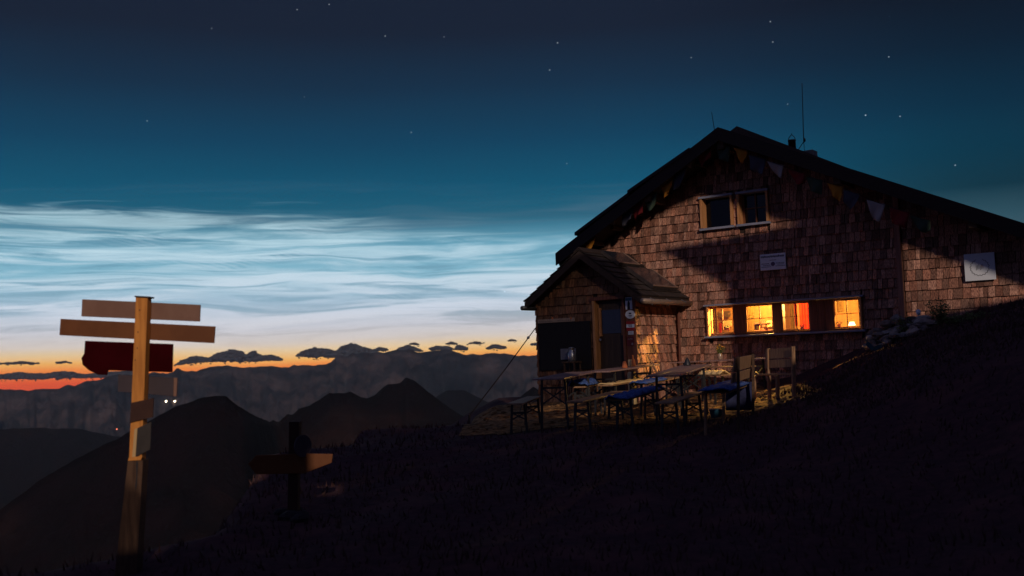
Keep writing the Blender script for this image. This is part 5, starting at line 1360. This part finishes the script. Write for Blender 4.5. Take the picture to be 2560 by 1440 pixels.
cloud([(1270, 851), (1280, 847), (1290, 851)], [(1270, 854), (1290, 854)], 'small high cloud just left of the guy rope', 2)
cloud([(1330, 858), (1345, 856), (1360, 860)], [(1330, 864), (1360, 866)], 'cloud partly hidden behind the porch corner', 2)
cloud([(-60, 908), (20, 906), (60, 903), (95, 907)], [(-60, 912), (95, 911)], 'thin flat cloud high above the red horizon strip', 1.2)
cloud([(140, 905), (160, 902), (178, 906)], [(140, 908), (178, 909)], 'small flat cloud left of the red board', 1.5)
cloud([(-100, 938), (0, 936), (40, 930), (100, 934), (165, 926), (210, 936), (260, 930), (330, 925)], [(-100, 950), (100, 950), (210, 946), (330, 945)], 'long dark cloud bar over the red horizon strip', 1.3)

# ------------------------------------------------------------------ added unseen blockers behind the camera, outlines shaped to cast the big shadows
def wh(p):
    a = p.dot(Lh); return p.dot(Lr), p.z - a * TAN
def back(w, h, a): return Lr * w + Lh * a + ZZ * (h + a * TAN)
def shade(name, pts, a, label, cat, part='wall'):
    """solid whose outline throws the given outline along the moonlight"""
    t_ = thing(name, back(pts[0][0], pts[0][1], a), label, cat)
    mb = MB(); mb.prism([back(w, h, a) for w, h in pts], Lh * 1.5 + ZZ * 1.5 * TAN * 0); mb.build(part, M['blocker_wood'], t_)
    return t_
def fw(px, py, n=0.):
    s, z = F(px, py, n); return wh(hp(s, n, z))
LOW = -3.
a_, b_, c_, d_ = fw(1643, 626), fw(1990, 562), fw(2110, 556), fw(2248, 596)
e_, f_ = fw(1815, 716), fw(1817, 870)
dk = d_[0]
AB = 7.
print('marks', a_, b_, c_, d_, e_, 'porch', fw(1343, 800, PN), fw(1589, 800, PN), 'eave', fw(1390, 635, OV), 'pot', fw(1840, 330, OV))
blocker = thing('gable_shadow_blocker', back(a_[0], LOW, AB), 'added unseen shadow barn standing behind the photographer', 'blocker')  # added for its shadow, outline follows the dark zone on the facade
def bpart(name, pts, a=AB, th=.4, parent=None):
    mb = MB(); mb.prism([back(w, h, a) for w, h in pts], (Lh + ZZ * TAN) * th); return mb.build(name, M['blocker_wood'], parent or blocker)
bpart('blocker_outline', [a_, b_, c_, (d_[0] + .01, d_[1]), (dk + .01, LOW), (e_[0], LOW), (e_[0], e_[1])])
def rk(s, dz): return wh(hp(s, OV + .05, roofz(s) - .26 - dz))
low = [rk(LS - .6, .05), rk(LS + 1.0, .1), rk(AS - 1.2, .22), rk(AS, .5), rk(AS + 1.5, .45), rk(AS + 4, .05), rk(SREND, .06)]
bpart('blocker_upper', [(low[0][0], 17.), (low[-1][0] + 3, 17.)] + low[::-1], AB + .8)  # added upper piece that keeps barge boards and flags unlit
shield = thing('ground_shadow_blocker', back(2, LOW, AB + 2), 'low added unseen shadow shed behind the photographer', 'shield')  # added, unseen; shades the slope and the terrace front
bpart('wall', [(-1.05, LOW), (-1.05, 8.3), (-.40, 8.4), (-.40, LOW)], AB + 2, .5, shield)
bpart('wall', [(-.399, LOW), (-.399, 3.52), (-.125, 3.50), (-.125, LOW)], AB + 2, .5, shield)  # blocker piece, leaves a slot of light for the low sign tip
bpart('wall', [(-.399, 3.72), (-.399, 8.4), (-.125, 8.4), (-.125, 3.72)], AB + 2, .5, shield)
bpart('wall', [(-.124, LOW), (-.124, 8.4), (3.55, 8.6), (3.6, 5.85), (4.6, 5.75), (5.1, 5.62), (5.2, 5.15), (6.0, 5.2), (6.1, 5.7), (e_[0] - .01, 6.3), (e_[0], 7.1), (e_[0] + .02, LOW)], AB + 2, .5, shield)
side = thing('wing_shadow_blocker', back(dk + 1, LOW, AB + 2), 'side shed added behind the photographer, never in view', 'shield')  # added, unseen; shades the bank and foot of the wing wall
bpart('wall', [(dk - .02, LOW), (dk - .02, fw(2262, 800)[1]), (dk + 2.2, fw(2440, 790)[1]), (dk + 3.6, fw(2560, 770)[1]), (dk + 5.5, 12.), (dk + 30, 14.), (dk + 30, LOW)], AB + 2, .5, side)
occluder = thing('slope_shadow_blocker', back(-12, LOW, AB + 1), 'low added unseen mound behind the photographer', 'occluder')  # added, unseen; keeps moonlight off the foreground turf
bpart('occluder_body', [(-30, LOW), (-30, 3.0), (-1.92, 3.2), (-1.92, LOW)], AB + 1, 2., occluder)
bpart('occluder_body', [(-1.66, LOW), (-1.66, 3.22), (-1.46, 3.35), (-1.3, 3.95), (-1.04, 4.0), (-1.04, LOW)], AB + 1, 2., occluder)
bpart('occluder_body', [(-1.919, LOW), (-1.919, 2.6), (-1.661, 2.6), (-1.661, LOW)], AB + 1, 2., occluder)
for k in range(4): bpart('occluder_slat', [(-1.915 + k * .066, 2.44), (-1.915 + k * .066, 3.2 - .05 * k), (-1.872 + k * .066, 3.2 - .05 * k), (-1.872 + k * .066, 2.44)], AB + 1, .05, occluder)  # added bars in the slit, they dim the light on the stake
# added unseen slats that dim the light reaching the porch front
t_ = thing('slatted_light_filter', back(4, 6, AB), 'added unseen slatted screen behind the photographer', 'light_filter')
pw0 = fw(1300, 700, PN)[0]; pw1 = fw(1589, 800, PN)[0]; ph = fw(1450, 700, PN)[1]
w = pw0
while w < pw1:
    mb = MB(); mb.prism([back(w, 6.85, AB), back(w + .085, 6.85, AB), back(w + .085, ph + .35, AB), back(w, ph + .35, AB)], Lh * .03); mb.build('filter_slat', M['blocker_wood'], t_); w += .105

# ------------------------------------------------------------------ air
hz = MB(); hz.box((0, 0, -440), 19600, 19600, 1430)
hzm = bpy.data.materials.new('thin_haze'); hzm.use_nodes = True; nt = hzm.node_tree; nt.nodes.clear(); q = G(nt)
pv = q.n('ShaderNodeVolumePrincipled'); pv.inputs['Color'].default_value = (.75, .87, 1, 1); pv.inputs['Density'].default_value = 3.6e-5; pv.inputs['Anisotropy'].default_value = .6
o_ = q.n('ShaderNodeOutputMaterial'); q.l(pv.outputs[0], o_.inputs['Volume'])
hzo = hz.build('haze', hzm, kind='stuff')
